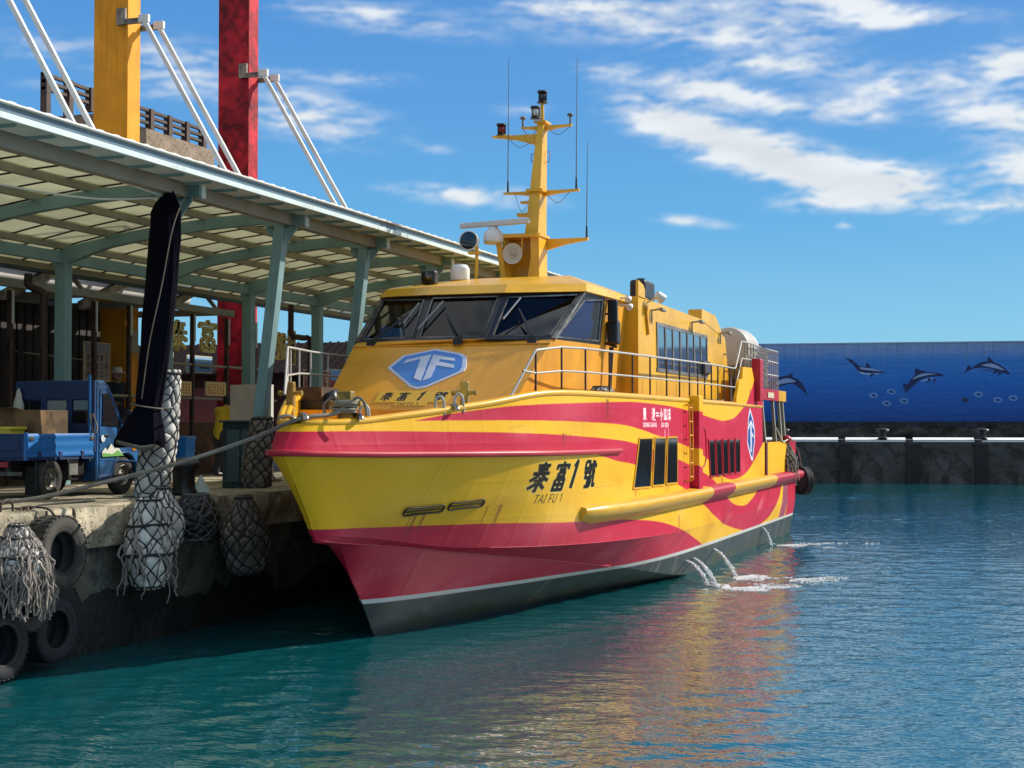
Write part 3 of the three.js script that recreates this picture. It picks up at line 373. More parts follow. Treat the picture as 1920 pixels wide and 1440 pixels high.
// deckhouse behind -----------------------------------------------------------------------------
{
  const side = [[27.8, 3.24], [27.8, 5.42], [33.4, 5.36], [36.1, 5.1], [36.45, 4.3], [36.75, 3.24]].map(([s, h]) => [-s, h]);
  part('deckhouse', plate(side, 4.1, [XC + 2.05, 0, 0], [0, 0, 1], [0, 1, 0]), M.yellow, ferry);
  for (const k of [1, -1]) part('roof_parapet', plate([[33.4, 5.34], [33.42, 5.58], [34.9, 5.54], [35.55, 5.26], [35.7, 5.1]].map(([s, h]) => [-s, h]), .3, [XC + k * 1.91 + .15, 0, 0], [0, 0, 1], [0, 1, 0]), M.yellow, ferry);
  part('roof_fin', plate([[27.82, 5.4], [27.82, 5.72], [28.2, 5.66], [28.6, 5.4]].map(([s, h]) => [-s, h]), .05, [XC + 2.05, 0, 0], [0, 0, 1], [0, 1, 0]), M.yellow, ferry);
  part('exhaust_box', [box(XC + 1.75, XC + 2.06, 5.4, 5.78, -28.3, -29.1, .06), rod([XC + 1.9, 5.78, -28.6], [XC + 1.9, 5.82, -28.6], .08)], M.black, ferry);
  const X = XC + 2.056, w = (s) => [X, 0, -s];
  const fr = part('window_band', [box(X - .02, X + .012, 4.96, 5.03, -29.2, -34.0), box(X - .02, X + .012, 4.07, 4.14, -29.2, -34.0), ...Array.from({ length: 8 }, (_, i) => beam([X, 5.0, -29.24 - i * .672], [X, 4.1, -29.3 - i * .672], .03, .085))], M.grey, ferry);
  for (let i = 0; i < 7; i++) { const s = 29.28 + i * .672; part('pane', slab([[X, 4.97, -s], [X, 4.97, -s - .6], [X, 4.13, -s - .66], [X, 4.13, -s - .06]], [-.02, 0, 0]), M.skyGlass, fr); if (i > 3) part('glazing_bar', box(X, X + .012, 4.62, 4.66, -s - .06, -s - .6), M.frame, fr); }
  part('life_ring_locker', box(X - .1, X + .09, 4.15, 4.45, -33.3, -34.0, .05), M.cloth, ferry);
  for (const [s, h] of [[28.75, 5.22], [32.35, 5.22], [35.4, 5.16]]) part('deck_lamp', [rod([X, h, -s], [X + .2, h + .02, -s], .018), beam([X + .2, h + .02, -s + .03], [X + .22, h, -s - .2], .09, .06, .015), beam([X + .02, h, -s], [X + .02, h - .25, -s], .03, .02)], M.beigeSteel, ferry);
  part('wall_lamp', [rod([X, 5.36, -28.5], [X + .22, 5.44, -28.45], .02), rod([X + .2, 5.5, -28.4], [X + .3, 5.4, -28.5], .07, .1, 14)], M.white, ferry);
  part('awning_bracket', beam([X + .015, 5.28, -28.3], [X + .02, 4.75, -28.5], .05, .08), M.orange, ferry);
  part('aft_house', box(XC - 2.0, XC + 1.2, 3.24, 5.1, -36.8, -38.6), M.beigeSteel, ferry);
  part('aft_locker', box(XC + 1.3, XC + 1.9, 3.24, 4.2, -37.2, -38.5), M.brown, ferry);
}
// mast ------------------------------------------------------------------------------------------
{
  const mast = (h) => { const t = (h - 6.6) / 2.3; return { w: lerp(.27, .115, t) / 2, f: lerp(27.7, 28.28, t), a: lerp(28.22, 28.52, t) }; };
  const lvl = (h, ex = 0) => { const q = mast(h); return [S3(-q.w - ex, h, q.f - ex), S3(q.w + ex, h, q.f - ex), S3(q.w + ex, h, q.a + ex), S3(-q.w - ex, h, q.a + ex)]; };
  const col = (h0, h1) => { const a = lvl(h0), b = lvl(h1); return [...a.map((p, i) => poly(p, a[(i + 1) % 4], b[(i + 1) % 4], b[i])), poly(...b)]; };
  const collar = (h, ex, th) => slab(lvl(h, ex), [0, th, 0]);
  const legs = [plate([[-.52, 5.7], [-.42, 5.7], [-.5, 6.2], [-.48, 6.62], [-.56, 6.62], [-.6, 6.2]], .5, S3(0, 0, 28.2), [1, 0, 0], [0, 1, 0]), plate([[-.1, 5.7], [.16, 5.7], [.15, 6.62], [-.02, 6.62], [-.01, 6.2]], .5, S3(0, 0, 28.2), [1, 0, 0], [0, 1, 0]), box(XC - .5, XC + .1, 5.72, 6.6, -28.05, -28.1)];
  const mastPart = part('mast', [...col(6.62, 8.9), ...legs, collar(6.6, .05, .05), box(XC - .56, XC + .16, 6.58, 6.65, -27.6, -28.32)], M.yellow, ferry);
  const arm = (h, x, s, root, tip) => plate(x > 0 ? [[0, h], [x, h], [x, h - tip], [x * .55, h - tip - root * .3], [0, h - tip - root]] : [[0, h], [0, h - tip - root], [x * .55, h - tip - root * .3], [x, h - tip], [x, h]], .09, S3(0, 0, s + .045), [1, 0, 0], [0, 1, 0]);
  part('yard', [arm(7.53, .8, 28.2, .08, .035), arm(7.53, -.72, 28.2, .08, .035), collar(7.48, .06, .05)], M.yellow, ferry);
  part('yard', [arm(8.82, .6, 28.4, .08, .03), arm(8.82, -.42, 28.4, .08, .03), collar(8.86, .06, .04)], M.yellow, ferry);
  part('yard', [arm(6.6, .96, 28.25, .2, .05)], M.yellow, ferry);
  part('yard', [arm(8.66, -.92, 28.35, .22, .03), box(XC - 1.0, XC - .62, 8.64, 8.67, -28.28, -28.45)], M.yellow, ferry);
  part('step', box(XC - .32, XC - .1, 7.28, 7.32, -28.0, -28.15), M.yellow, ferry); part('step', box(XC - .36, XC - .12, 7.02, 7.08, -27.9, -28.1), M.yellow, ferry);
  const lantern = (x, h, s, m) => { const l = part('navigation_lantern', [lathe([[0, 0], [.1, 0], [.1, .02], [.075, .03], [.075, .05], [0, .05]], 20).translate(XC + x, h, -s), lathe([[0, .19], [.085, .19], [.1, .21], [.1, .23], [.04, .25], [0, .25]], 20).translate(XC + x, h, -s), ...[0, 2.1, 4.2].map((a) => rod([XC + x + .085 * Math.cos(a), h, -s + .085 * Math.sin(a)], [XC + x + .085 * Math.cos(a), h + .25, -s + .085 * Math.sin(a)], .01))], M.black, ferry); part('lens', lathe([[0, .05], [.07, .05], [.075, .12], [.07, .19], [0, .19]], 20).translate(XC + x, h, -s), m, l); };
  lantern(-.02, 9.28, 28.45, M.darkGlass); lantern(-.08, 8.93, 28.2, mat(.55, .55, .5, .15)); lantern(-.83, 8.67, 28.36, mat(.2, .01, .015, .2));
  part('lantern_post', rod([XC - .02, 8.9, -28.45], [XC - .02, 9.28, -28.45], .04, .03), M.yellow, ferry);
  for (const [x, h] of [[-.4, 8.82], [.56, 8.82]]) part('sensor', [rod([XC + x, h, -28.4], [XC + x, h + .17, -28.4], .022, .016), lathe([[0, 0], [.06, 0], [.05, .05], [0, .06]], 14).translate(XC + x, h + .16, -28.4)], M.grey, ferry);
  for (const [x, h0, h1, s] of [[-.64, 7.53, 10.15, 28.2], [.74, 7.53, 10.05, 28.2], [.93, 6.6, 8.42, 28.25]]) { const a = part('whip_antenna', [rod([XC + x, h0 + .2, -s], [XC + x + .02, h1, -s], .011, .005, 6)], M.grey, ferry); part('antenna_base', rod([XC + x, h0, -s], [XC + x, h0 + .22, -s], .022, .016), M.black, a); }
  const sag = (a, b, d) => tube([a, [(a[0] + b[0]) / 2, Math.min(a[1], b[1]) - d, (a[2] + b[2]) / 2], b], .006, 5, 20);
  part('cable', [sag([XC - .42, 8.8, -28.4], [XC - .06, 8.75, -28.3], .12), sag([XC + .08, 8.78, -28.4], [XC + .56, 8.78, -28.4], .14), sag([XC - .7, 8.62, -28.35], [XC - .2, 8.5, -28.3], .08), sag([XC - .5, 7.5, -28.2], [XC - .2, 7.25, -28.1], .1), sag([XC + .15, 7.45, -28.2], [XC + .6, 7.48, -28.2], .16)], M.grey, ferry);
  part('handle', [tube([S3(.1, 8.1, 28.3), S3(.17, 8.1, 28.3), S3(.17, 8.3, 28.35), S3(.1, 8.3, 28.35)], .008, 6, 20, false, .1), tube([S3(-.1, 8.1, 28.2), S3(-.16, 8.1, 28.2), S3(-.16, 8.25, 28.2), S3(-.1, 8.25, 28.2)], .008, 6, 20, false, .1)], M.steel, ferry);
  const radar = part('radar', [lathe([[0, 0], [.17, 0], [.2, .06], [.19, .2], [.12, .26], [.08, .33], [0, .33]], 24).translate(XC - .72, 6.47, -27.6), ], M.white, ferry); part('radar_post', [beam([XC - .5, 5.72, -27.6], [XC - .62, 6.5, -27.6], .1, .05)], M.yellow, ferry);
  part('radar_scanner', beam([XC - 1.4, 6.84, -27.62], [XC + .02, 6.87, -27.5], .12, .1, .02), mat(.6, .58, .57, .5), radar);
  const horn = part('mast_loudspeaker', toZ(lathe([[.06, -.25], [.07, -.05], [.13, -.02], [.19, .02], [.2, .03], [.18, .02], [.1, -.01], [.03, -.03], [0, -.03]], 28)).translate(XC - .34, 6.27, -27.62), mat(.55, .5, .42, .5), ferry); part('horn_cone', toZ(lathe([[.03, 0], [.05, .06], [.05, .1], [0, .1]], 16)).translate(XC - .33, 6.28, -27.62), mat(.4, .36, .3, .5), horn);
  part('horn_bracket', [box(XC - .5, XC - .47, 6.4, 6.6, -27.7, -27.74), box(XC - .2, XC - .17, 6.35, 6.6, -27.7, -27.74)], M.yellow, ferry);
  const sl = part('searchlight', [toZ(lathe([[0, -.16], [.12, -.15], [.17, -.06], [.18, .05], [.19, .06], [.175, .07], [0, .07]], 28)).translate(XC - .98, 6.47, -27.0)], M.white, ferry); part('searchlight_glass', toZ(lathe([[0, .075], [.16, .075], [.175, .065]], 28)).translate(XC - .98, 6.47, -27.0), M.darkGlass, sl);
  part('searchlight_post', [rod([XC - .88, 5.5, -27.05], [XC - .84, 6.35, -27.02], .035, .03), rod([XC - .84, 6.2, -27.02], [XC - .84, 6.5, -27.02], .022), box(XC - 1.0, XC - .8, 6.22, 6.26, -26.95, -27.1)], M.yellow, ferry);
  part('satellite_dome', lathe([[0, 0], [.17, 0], [.18, .03], [.18, .22], [.13, .3], [0, .32]], 24).translate(XC - 1.02, 5.68, -26.6), M.white, ferry); part('dome_base', lathe([[0, 0], [.2, 0], [.2, .1], [.16, .14], [0, .14]], 20).translate(XC - 1.02, 5.55, -26.6), M.orange, ferry);
  const sp = part('roof_loudspeaker', [box(XC - 1.32, XC - 1.04, 5.52, 5.78, -25.4, -25.6, .05), box(XC - 1.24, XC - 1.08, 5.42, 5.53, -25.42, -25.56)], M.black, ferry); part('speaker_cone', toZ(lathe([[0, 0], [.1, .0], [.03, .02], [.025, .05], [0, .05]], 16)).translate(XC - 1.18, 5.65, -25.4), M.steel, sp);
}
// deck rails and fittings --------------------------------------------------------------------------
{
  const rimP = (s, k, dh, o = -.06) => S3(k * (pch(RB, s) + o), pch(RH, s) + dh, s), kTop = { k: 1 }, top = (s) => (kTop.k < 0 ? 4.22 : 4.14) + (kTop.k < 0 ? 0 : .1) * sstep(21.9, 23, s) + .1 * sstep(23, 35, s) - pch(RH, s);
  const side = (k, end) => {
    kTop.k = k; const st = [21.95, 22.7, 23.6, 24.7, 26, 27.2, 28.5, 29.6, 30.5, 31.3, 32, 32.7, 33.4, 34.1, 34.8, 35.35].filter((s) => s <= end), R = [rimP(k > 0 ? 21.3 : 20.6, k, 0)];
    const hi = [...(k > 0 ? [rimP(21.3, k, 0)] : [rimP(19.85, k, .25), rimP(20.7, k, 4.2 - 3.33)]), ...st.map((s) => rimP(s, k, top(s)))], lo = st.map((s) => rimP(s, k, top(s) * .48));
    if (k > 0) lo.unshift(rimP(21.62, k, .38)); else lo.unshift(rimP(19.85, k, .25), rimP(20.7, k, .45));
    const post = (k > 0 ? st : [20.7, 21.2, ...st]).map((s) => rod(rimP(s, k, 0), rimP(s, k, s < 21.9 ? 4.2 - pch(RH, s) : top(s)), .016));
    const ext = k > 0 ? [[35.5, .86], [36.25, 1.5], [37.5, 1.52], [38.9, 1.5]].map(([s, d]) => rimP(s, k, d)) : [];
    part('deck_rail', [tube([...hi, ...ext], 0.019, 8, 300, false, .02), tube([...lo, ...(k > 0 ? [[35.5, .42], [36.3, 1.1], [37.5, 1.12]].map(([s, d]) => rimP(s, k, d)) : [])], 0.016, 8, 300, false, .02)], M.rail, ferry);
    for (const p of post) part('rail_post', p, k > 0 ? M.brown : M.rail, ferry);
    if (k > 0) for (const s of [36.7, 37.1, 37.5, 37.9, 38.4]) part('rail_post', rod(rimP(s, 1, .6), rimP(s, 1, 1.5), .014), M.beigeSteel, ferry);
  };
  side(1, 36); side(-1, 28);
  const up = [], X = XC + 2.4; for (const h of [4.35, 4.7, 5.0]) up.push(tube([[X, h, -39.6], [X, h, -41.65], [XC - 2, h, -41.8]], .018, 6, 40, false, .02)); for (let s = 39.7; s < 41.7; s += .32) up.push(rod([X, 3.97, -s], [X, 5.0, -s], .014)); for (let x = XC - 2; x < X; x += .45) up.push(rod([x, 3.97, -41.75], [x, 5.0, -41.75], .014));
  part('upper_rail', up, M.rail, ferry);
  const net = []; for (let i = -6; i < 14; i++) for (const d of [1, -1]) { const a = 38.3 + i * .17, p = [], n = 8; for (let j = 0; j <= n; j++) { const s = a + d * (j / n) * 1.1 + (d < 0 ? 1.1 : 0); if (s > 38.2 && s < 40.0) p.push([X + .02, 4.0 + j / n * 1.0, -s]); } if (p.length > 1) net.push(tube(p, .009, 4, p.length * 2)); }
  part('safety_net', net, M.grey, ferry);
  // bollards on the bow, chrome fairleads, hand hoops
  const bollard = (b, s, h, w, hh) => { const p = part('bollard', [box(XC + b - w, XC + b + w, h - .25, h + hh, -s + w * .6, -s - w, .02), rod([XC + b - w - .1, h + hh * .62, -s], [XC + b + w + .1, h + hh * .62, -s], .03, .03, 12), rod([XC + b - w - .1, h + hh * .62, -s], [XC + b - w - .13, h + hh * .62, -s], .04, .04, 12), rod([XC + b + w + .1, h + hh * .62, -s], [XC + b + w + .13, h + hh * .62, -s], .04, .04, 12)], mat(.62, .42, .06, .5, { map: dirt }), ferry); return p; };
  bollard(.4, 18.62, 3.05, .1, .42); bollard(1.37, 20.5, 3.22, .06, .42); bollard(-1.37, 20.5, 3.22, .06, .44);
  for (const [b, s, h] of [[.1, 17.97, 3.07], [.56, 18.66, 3.07], [1.32, 20.2, 3.21], [-.4, 18.5, 3.05]]) { const a = Math.atan2(.6, 1) * Math.sign(b); part('fairlead', new THREE.TorusGeometry(.085, .035, 12, 24, Math.PI).scale(1.25, .8, 1.3).rotateY(b > .05 ? -.75 : b < -.05 ? .75 : 0).translate(XC + b, h + .02, -s), M.chrome, ferry); }
  for (const [b, s, h] of [[1.2, 19.95, 3.16], [1.36, 20.28, 3.2], [.58, 18.8, 3.03]]) part('hand_hoop', tube([S3(b - .06, h, s), S3(b - .05, h + .2, s), S3(b, h + .26, s + .02), S3(b + .05, h + .2, s + .04), S3(b + .06, h, s + .05)], .02, 8, 40), M.rail, ferry);
  part('deck_locker', box(XC - 1.95, XC - 1.5, 3.26, 3.62, -21.8, -22.2), M.wood, ferry); part('windlass', [toX(lathe([[0, -.3], [.16, -.28], [.1, -.15], [.1, .15], [.16, .28], [0, .3]], 18)).translate(XC - 1.62, 3.44, -22.0), box(XC - 1.9, XC - 1.35, 3.26, 3.4, -21.75, -22.05, .02)], M.black, ferry);
}
// ---------------------------------------------------------------- quay
const QX = -11.85, QH = 1.95;
const quay = new THREE.Group(); quay.name = 'quay'; quay.userData.kind = 'structure'; scene.add(quay);
part('quay_floor', grid([-120, -60, -30, -20, -12.9].map((x) => [12, -10, -20, -30, -45, -75].map((z) => V(x, QH, z)))), M.concrete, quay);
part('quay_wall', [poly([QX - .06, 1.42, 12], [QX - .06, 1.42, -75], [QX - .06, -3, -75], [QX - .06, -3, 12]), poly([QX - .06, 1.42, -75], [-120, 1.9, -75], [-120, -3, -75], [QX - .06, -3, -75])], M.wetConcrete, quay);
{
  const r = rng(9); let z = 11.6;
  const ends = []; while (z > -74) { ends.push(z); z -= 3.3 + r() * .8; }
  ends.splice(0, ends.length, ...ends.map((e) => e)); const shift = -17.17 - ends.reduce((b, e) => (Math.abs(e + 17.17) < Math.abs(b + 17.17) ? e : b), 99);
  for (let i = 0; i < ends.length - 1; i++) {
    const a = ends[i] + shift - .02, b = ends[i + 1] + shift + .02, g = new THREE.BoxGeometry(1.1, .55, a - b, 10, 6, 36), p = g.attributes.position;
    for (let k = 0; k < p.count; k++) {            // worn arrises and chipped faces
      const x = p.getX(k), y = p.getY(k), zz = p.getZ(k), n = fbm(zz * 1.7 + i * 7, y * 2.4 + x, 5), e = (x > .5 ? 1 : 0), c = sstep(.05, .4, n);
      let dx = 0, dy = 0; if (e) { dx = -.05 * c - .015 * fbm(zz * 6, y * 6 + i, 3) - (y > .2 ? .03 + .03 * Math.max(0, fbm(zz * 3 + 9, i, 3)) : 0) - (Math.abs(zz) > (a - b) / 2 - .05 ? .03 : 0); } if (y > .27) dy = e ? -.02 : 0;
      p.setXYZ(k, x + dx, y + dy, zz);
    }
    g.computeVertexNormals(); part('capping_block', g.translate(QX - .53, 1.685 + (r() - .5) * .012, (a + b) / 2), M.concrete, quay);
  }
  part('lower_band', grid(Array.from({ length: 400 }, (_, i) => { const z = 12 - i * .2; return [V(QX - .052, .72 + .5 * fbm(i * .13, 4.2, 5) + .12 * vnoise(i * 1.3, 8), z), V(QX - .05, .2, z), V(QX - .05, -1.2, z)]; })), mat(.022, .027, .024, .7, { map: concreteTex, bumpMap: concreteBump, bumpScale: .06 }), quay);  // darker band with a wavy top along the foot of the wall
  part('joint_bed', box(QX - 1.05, QX - .12, 1.2, 1.85, 12, -75), M.darkBrown, quay);
}
// mooring ring and chain at the edge
{
  const t = thing('mooring_ring', 'rusty steel mooring ring standing in the quay edge above the tyre', 'ring', [-11.98, QH, -15.9]);
  part('hoop', tube([[-11.98, 1.94, -15.8], [-11.98, 2.06, -15.82], [-11.98, 2.1, -15.92], [-11.98, 2.06, -16.02], [-11.98, 1.94, -16.04]], .014, 8, 40), M.brown, t);
  for (let i = 0; i < 5; i++) part('chain_link', new THREE.TorusGeometry(.03, .009, 8, 16).scale(1, 1.4, 1).rotateX(Math.PI / 2).rotateZ(i % 2 ? 1.2 : .2).rotateY(0).translate(-11.94, 1.985, -16.1 - i * .07), M.brown, t);
}
// ---------------------------------------------------------------- pier canopy of pale green steel
{
  const t = thing('pier_canopy', 'long pale green steel canopy with ivory translucent roof panels over the quay', 'canopy', [-14.4, QH, -30]);
  const Z = [-20, -23.4, -26.8, -30.2, -33.6, -37, -40.4, -43.8], Z0 = -11, Z1 = -46.4;
  const roofY = (x) => 6.75 - .0225 * Math.pow(Math.max(0, -11.9 - x), 2);
  for (const z of Z) {
    const col = part('column', beam([-12.66, QH, z], [-12.13, 6.38, z], .19, .2, .012), M.teal, t);
    part('base_plate', box(-12.86, -12.46, QH + .002, QH + .03, z - .2, z + .2), M.steel, col); for (const G of [[[-.3, 6.38], [-.3, 6.33], [-.1, 6.1], [-.1, 6.38]], [[.1, 6.38], [.1, 6.1], [.28, 6.33], [.28, 6.38]]]) part('gusset', plate(G, .03, [-12.12, 0, z - .015], [1, 0, 0], [0, 1, 0]), M.teal, col);
    part('bracket_arm', box(-12.4, -11.66, 6.38, 6.62, z - .1, z + .1), M.teal, t); part('end_plate', box(-11.66, -11.645, 6.36, 6.64, z - .06, z + .06), M.paleTeal, t);
    const b = part('column', box(-16.56, -16.34, QH, 6.06, z - .11, z + .11, .012), M.teal, t); part('base_plate', box(-16.66, -16.24, QH + .002, QH + .03, z - .2, z + .2), M.steel, b);
    const rows = []; for (let i = 0; i <= 16; i++) { const x = lerp(-16.62, -12.0, i / 16), y = roofY(x) - .12, d = .19 + .1 * sstep(-15.4, -16.5, x); rows.push([V(x, y, z - .07), V(x, y - d, z - .07), V(x, y - d, z + .07), V(x, y, z + .07), V(x, y, z - .07)]); }
    part('rafter', toCreasedNormals(grid(rows), .6), M.teal, t);
  }
  const PX = [-17.5, -16.45, -15.5, -14.55, -13.6, -12.65, -11.75];
  PX.forEach((x, i) => { if (i < 6) part('purlin', box(x - .04, x + .04, roofY(x) - .13, roofY(x) - .02, Z0, Z1), M.beigeSteel, t); });
  part('eaves_beam', box(-12.02, -11.86, 6.38, 6.66, Z0, Z1), M.beigeSteel, t); part('rear_beam', box(-16.5, -16.38, 5.9, 6.1, Z0, Z1), M.teal, t); part('rear_gutter', box(-17.7, -17.5, 5.86, 6.02, Z0, Z1, .03), M.slate, t);
  part('gutter_face', box(-11.34, -11.31, 6.61, 6.725, Z0, Z1), M.slate, t); part('gutter_lip', box(-11.31, -11.23, 6.535, 6.612, Z0, Z1, .008), M.paleTeal, t); part('gutter_bed', box(-11.75, -11.31, 6.55, 6.58, Z0, Z1), M.paleTeal, t); part('roof_flashing', box(-11.5, -11.24, 6.727, 6.752, Z0, Z1, .006), M.white, t);
  for (let i = 0; i < 48; i++) part('gutter_strap', box(-11.75, -11.32, 6.51, 6.55, Z0 - .4 - i * .75, Z0 - .43 - i * .75), M.teal, t);
  // corrugated sheet edge over the gutter
  const edge = []; for (let i = 0; i <= 460; i++) { const z = Z0 - i * (Z0 - Z1) / 460, w = .012 * Math.sin(i * 1.35); edge.push([V(-11.28, 6.765 + w, z), V(-11.9, 6.8 + w, z)]); }
  part('roof_edge', [grid(edge), grid(edge.map(([a, b]) => [V(a.x, a.y - .012, a.z), a]))], M.white, t);
  // the ivory sheets, one between each pair of purlins and ribs
  const n = 42, dz = (Z0 - Z1) / n, rr = rng(4), tones = [0, 1, 2].map((k) => { const m = M.ivory.clone(); m.color.multiplyScalar(.88 + k * .07); return m; });
  for (let j = 0; j < n; j++) { const a = Z0 - j * dz - .018, b = a - dz + .036; for (let i = 0; i < 6; i++) { const x0 = PX[i] - .02, x1 = PX[i + 1] + .03, q = []; for (let k = 0; k <= 2; k++) { const x = lerp(x0, x1, k / 2); q.push([V(x, roofY(x), a), V(x, roofY(x), b)]); } part('roof_panel', grid(q), tones[Math.floor(rr() * 3)], t); } }
  for (let j = 0; j <= n; j++) { const z = Z0 - j * dz, q = []; for (let k = 0; k <= 12; k++) { const x = lerp(-17.5, -11.7, k / 12); q.push([V(x, roofY(x) - .02, z - .016), V(x, roofY(x) + .01, z - .016), V(x, roofY(x) + .01, z + .016), V(x, roofY(x) - .02, z + .016), V(x, roofY(x) - .02, z - .016)]); } part('roof_rib', grid(q), M.brown, t); }
  part('downpipe', [tube([[-16.9, 5.9, -33.1], [-16.9, 5.25, -33.1], [-16.88, 5.15, -33.2], [-16.85, 5.14, -33.7], [-16.75, 5.05, -33.82], [-16.75, QH, -33.82]], .07, 10, 90, false, .15), tube([[-16.9, 5.7, -23.0], [-16.9, 5.5, -23.0], [-16.85, 5.42, -23.2], [-16.75, 5.3, -23.25], [-16.75, QH, -23.25]], .07, 10, 60, false, .15)], M.brown, t);
}
// lines strung under the canopy
single('slack_line', [tube([[-12.0, 6.33, -19.6], [-12.5, 6.17, -18.3], [-13.0, 6.2, -16.4], [-13.6, 6.45, -14.5]], .014, 6, 60)], M.white, 'thin white line sagging under the canopy left of the black netting', 'line');
single('taut_line', [tube([[-12.0, 6.33, -19.6], [-12.06, 6.42, -18], [-11.95, 6.5, -16.2]], .012, 6, 30)], M.white, 'thin white line running straight up from the black netting to the canopy beam', 'line');
// ---------------------------------------------------------------- cable towers and their struts
for (const [z, m, label, gone] of [[-23.4, M.towerRed, 'red cable tower standing behind the terminal just outside the view'], [-28.8, M.towerOrange, 'tall orange tower with a pair of white struts behind the canopy'], [-34.2, M.towerRed, 'tall dark red tower with a pair of white struts behind the canopy']]) {
  const t = thing('cable_tower', label, 'tower', [-19.08, QH, z], 'cable stayed towers');
  part('pylon', box(-19.52, -18.66, QH, 17, z, z - .5, .015), m, t);
  for (const dz of [.05, -.55]) {
    part('bracket', [box(-18.86, -18.2, 11.7, 11.82, z + dz - .03, z + dz + .03), box(-18.9, -18.68, 11.7, 12.06, z + dz - .035, z + dz + .035)], M.beige, t);
    part('strut', [beam([-18.25, 11.8, z + dz], [-15.1, 6.45, z + dz], .095, .095, .015)], M.white, t); part('strut_joint', [box(-18.35, -18.1, 11.7, 11.88, z + dz - .05, z + dz + .05, .02)], M.white, t);
  }
}
// ---------------------------------------------------------------- raised walkway with railing
{
  const t = thing('terrace_building', 'pebble dashed terrace wall with brown railing behind the towers', 'building', [-25, QH, -33]);
  const pebble = scaled(tex(256, 256, (u, v) => { const n = fbm(u * 60, v * 60, 3, 60), m = fbm(u * 6, v * 6, 4, 6); const g = .62 + .22 * n + .12 * m; return [g, g * .93, g * .86]; }), .8);
  part('wall', box(-29, -21, QH + 5.2, 10.42, -31.3, -36.6), mat(.72, .66, .58, .9, { map: pebble }), t); for (const [a, z] of [[-26.2, -35.8], [-28.8, -35.8], [-28.8, -29.5]]) part('pier', box(a, a + .75, QH, 7.15, z, z - .7), M.darkBrown, t);
  for (let i = 0; i < 9; i++) part('railing_post', box(-21.25, -21.08, i < 2 ? 10.0 : 10.42, 10.98, -29.3 - i * .86, -29.46 - i * .86), M.brown, t);
  for (const h of [10.58, 10.74, 10.9]) part('railing_bar', box(-21.22, -21.12, h, h + .07, -29.3, -36.4), M.brown, t);
}
// ---------------------------------------------------------------- ticket hall under a trussed roof
{
  const t = thing('ticket_hall', 'open ticket hall with trussed roof and dark timber walls behind the canopy', 'building', [-22, QH, -24]);
  part('roof_sheet', [slab([[-17.3, 6.5, -12], [-17.3, 6.5, -30.6], [-27, 7.6, -30.6], [-27, 7.6, -12]], [0, .05, 0])], M.beige, t);
  const truss = (z) => { const L = [beam([-17.3, 5.55, z], [-27, 5.55, z], .1, .14), beam([-17.3, 6.42, z], [-27, 7.5, z], .1, .14)]; for (let i = 0; i < 6; i++) { const x = -17.4 - i * 1.6; L.push(beam([x, 5.6, z], [x - .8, 6.5 + (-17.4 - x) * .1, z], .07, .07), beam([x - .8, 6.5 + (-17.4 - x) * .1, z], [x - 1.6, 5.6, z], .07, .07)); } return L; };
  for (const z of [-15, -17.6, -20.2, -22.8, -25.4, -28, -30.5]) part('truss', truss(z), M.beigeSteel, t);
  part('tie_beam', [box(-17.36, -17.24, 5.48, 5.62, -12, -31), box(-19.5, -19.38, 5.5, 5.6, -12, -31), box(-22, -21.9, 5.5, 5.6, -12, -31), ], M.beigeSteel, t); for (const z of [-17.5, -20.5, -23.2, -25.6, -28.2]) part('knee_brace', beam([-17.6, 5.35, z], [-17.6, 6.3, z - 2.5], .12, .16), M.beige, t);
  part('service_pipe', [rod([-18.2, 5.85, -12], [-18.2, 5.85, -30.5], .13, .13, 12), rod([-20.4, 6.15, -12], [-20.4, 6.15, -30.5], .1, .1, 12)], M.white, t);
  part('timber_wall', [box(-19.06, -19, QH, 5.45, -24.7, -28.3), ...Array.from({ length: 14 }, (_, i) => box(-19, -18.97, QH, 5.45, -24.72 - i * .26, -24.92 - i * .26))], M.darkBrown, t);
  part('rear_wall', [box(-27, -26.9, QH, 7.4, -12, -27), box(-26.9, -20, QH, 5.2, -12.1, -12)], M.darkBrown, t);
  for (const z of [-20.6, -23.3, -25.9, -27.12, -29.6, -31.1, -32.4]) { const p = part('door_post', box(-17.54, -17.46, QH, 5.45, z - .04, z + .04), M.brown, t); part('sunlit_top', rod([-17.44, 4.85, z], [-17.44, 5.45, z], .025), M.white, p); }  // white rods painted for the sunlit tops of the posts
  part('rail_bar', [rod([-17.5, 3.62, -24.8], [-17.5, 3.62, -33.5], .03), rod([-17.5, 4.35, -28.2], [-17.5, 4.35, -32.8], .03), rod([-19.02, 4.5, -24.7], [-18.9, 4.38, -28], .015)], M.beigeSteel, t);
  part('shade_floor', grid([-60, -40, -28, -17.2].map((x) => [-12, -30, -46].map((z) => V(x, QH + .004, z)))), mat(.09, .085, .08, .85, { map: dirt }), t);  // darker floor sheet added to deepen the shade in the hall
  part('platform', box(-26, -17.9, QH, QH + .5, -20, -28.8), M.wood, t);
  part('counter', [box(-18.3, -17.7, QH, 3.05, -27.3, -28.2, .02), box(-19, -18, QH, 3.1, -29.2, -33.5, .02)], M.wood, t);
  part('tower_trim', box(-18.64, -18.6, 4.6, 5.1, -28.9, -29.2), M.paper, t);
}
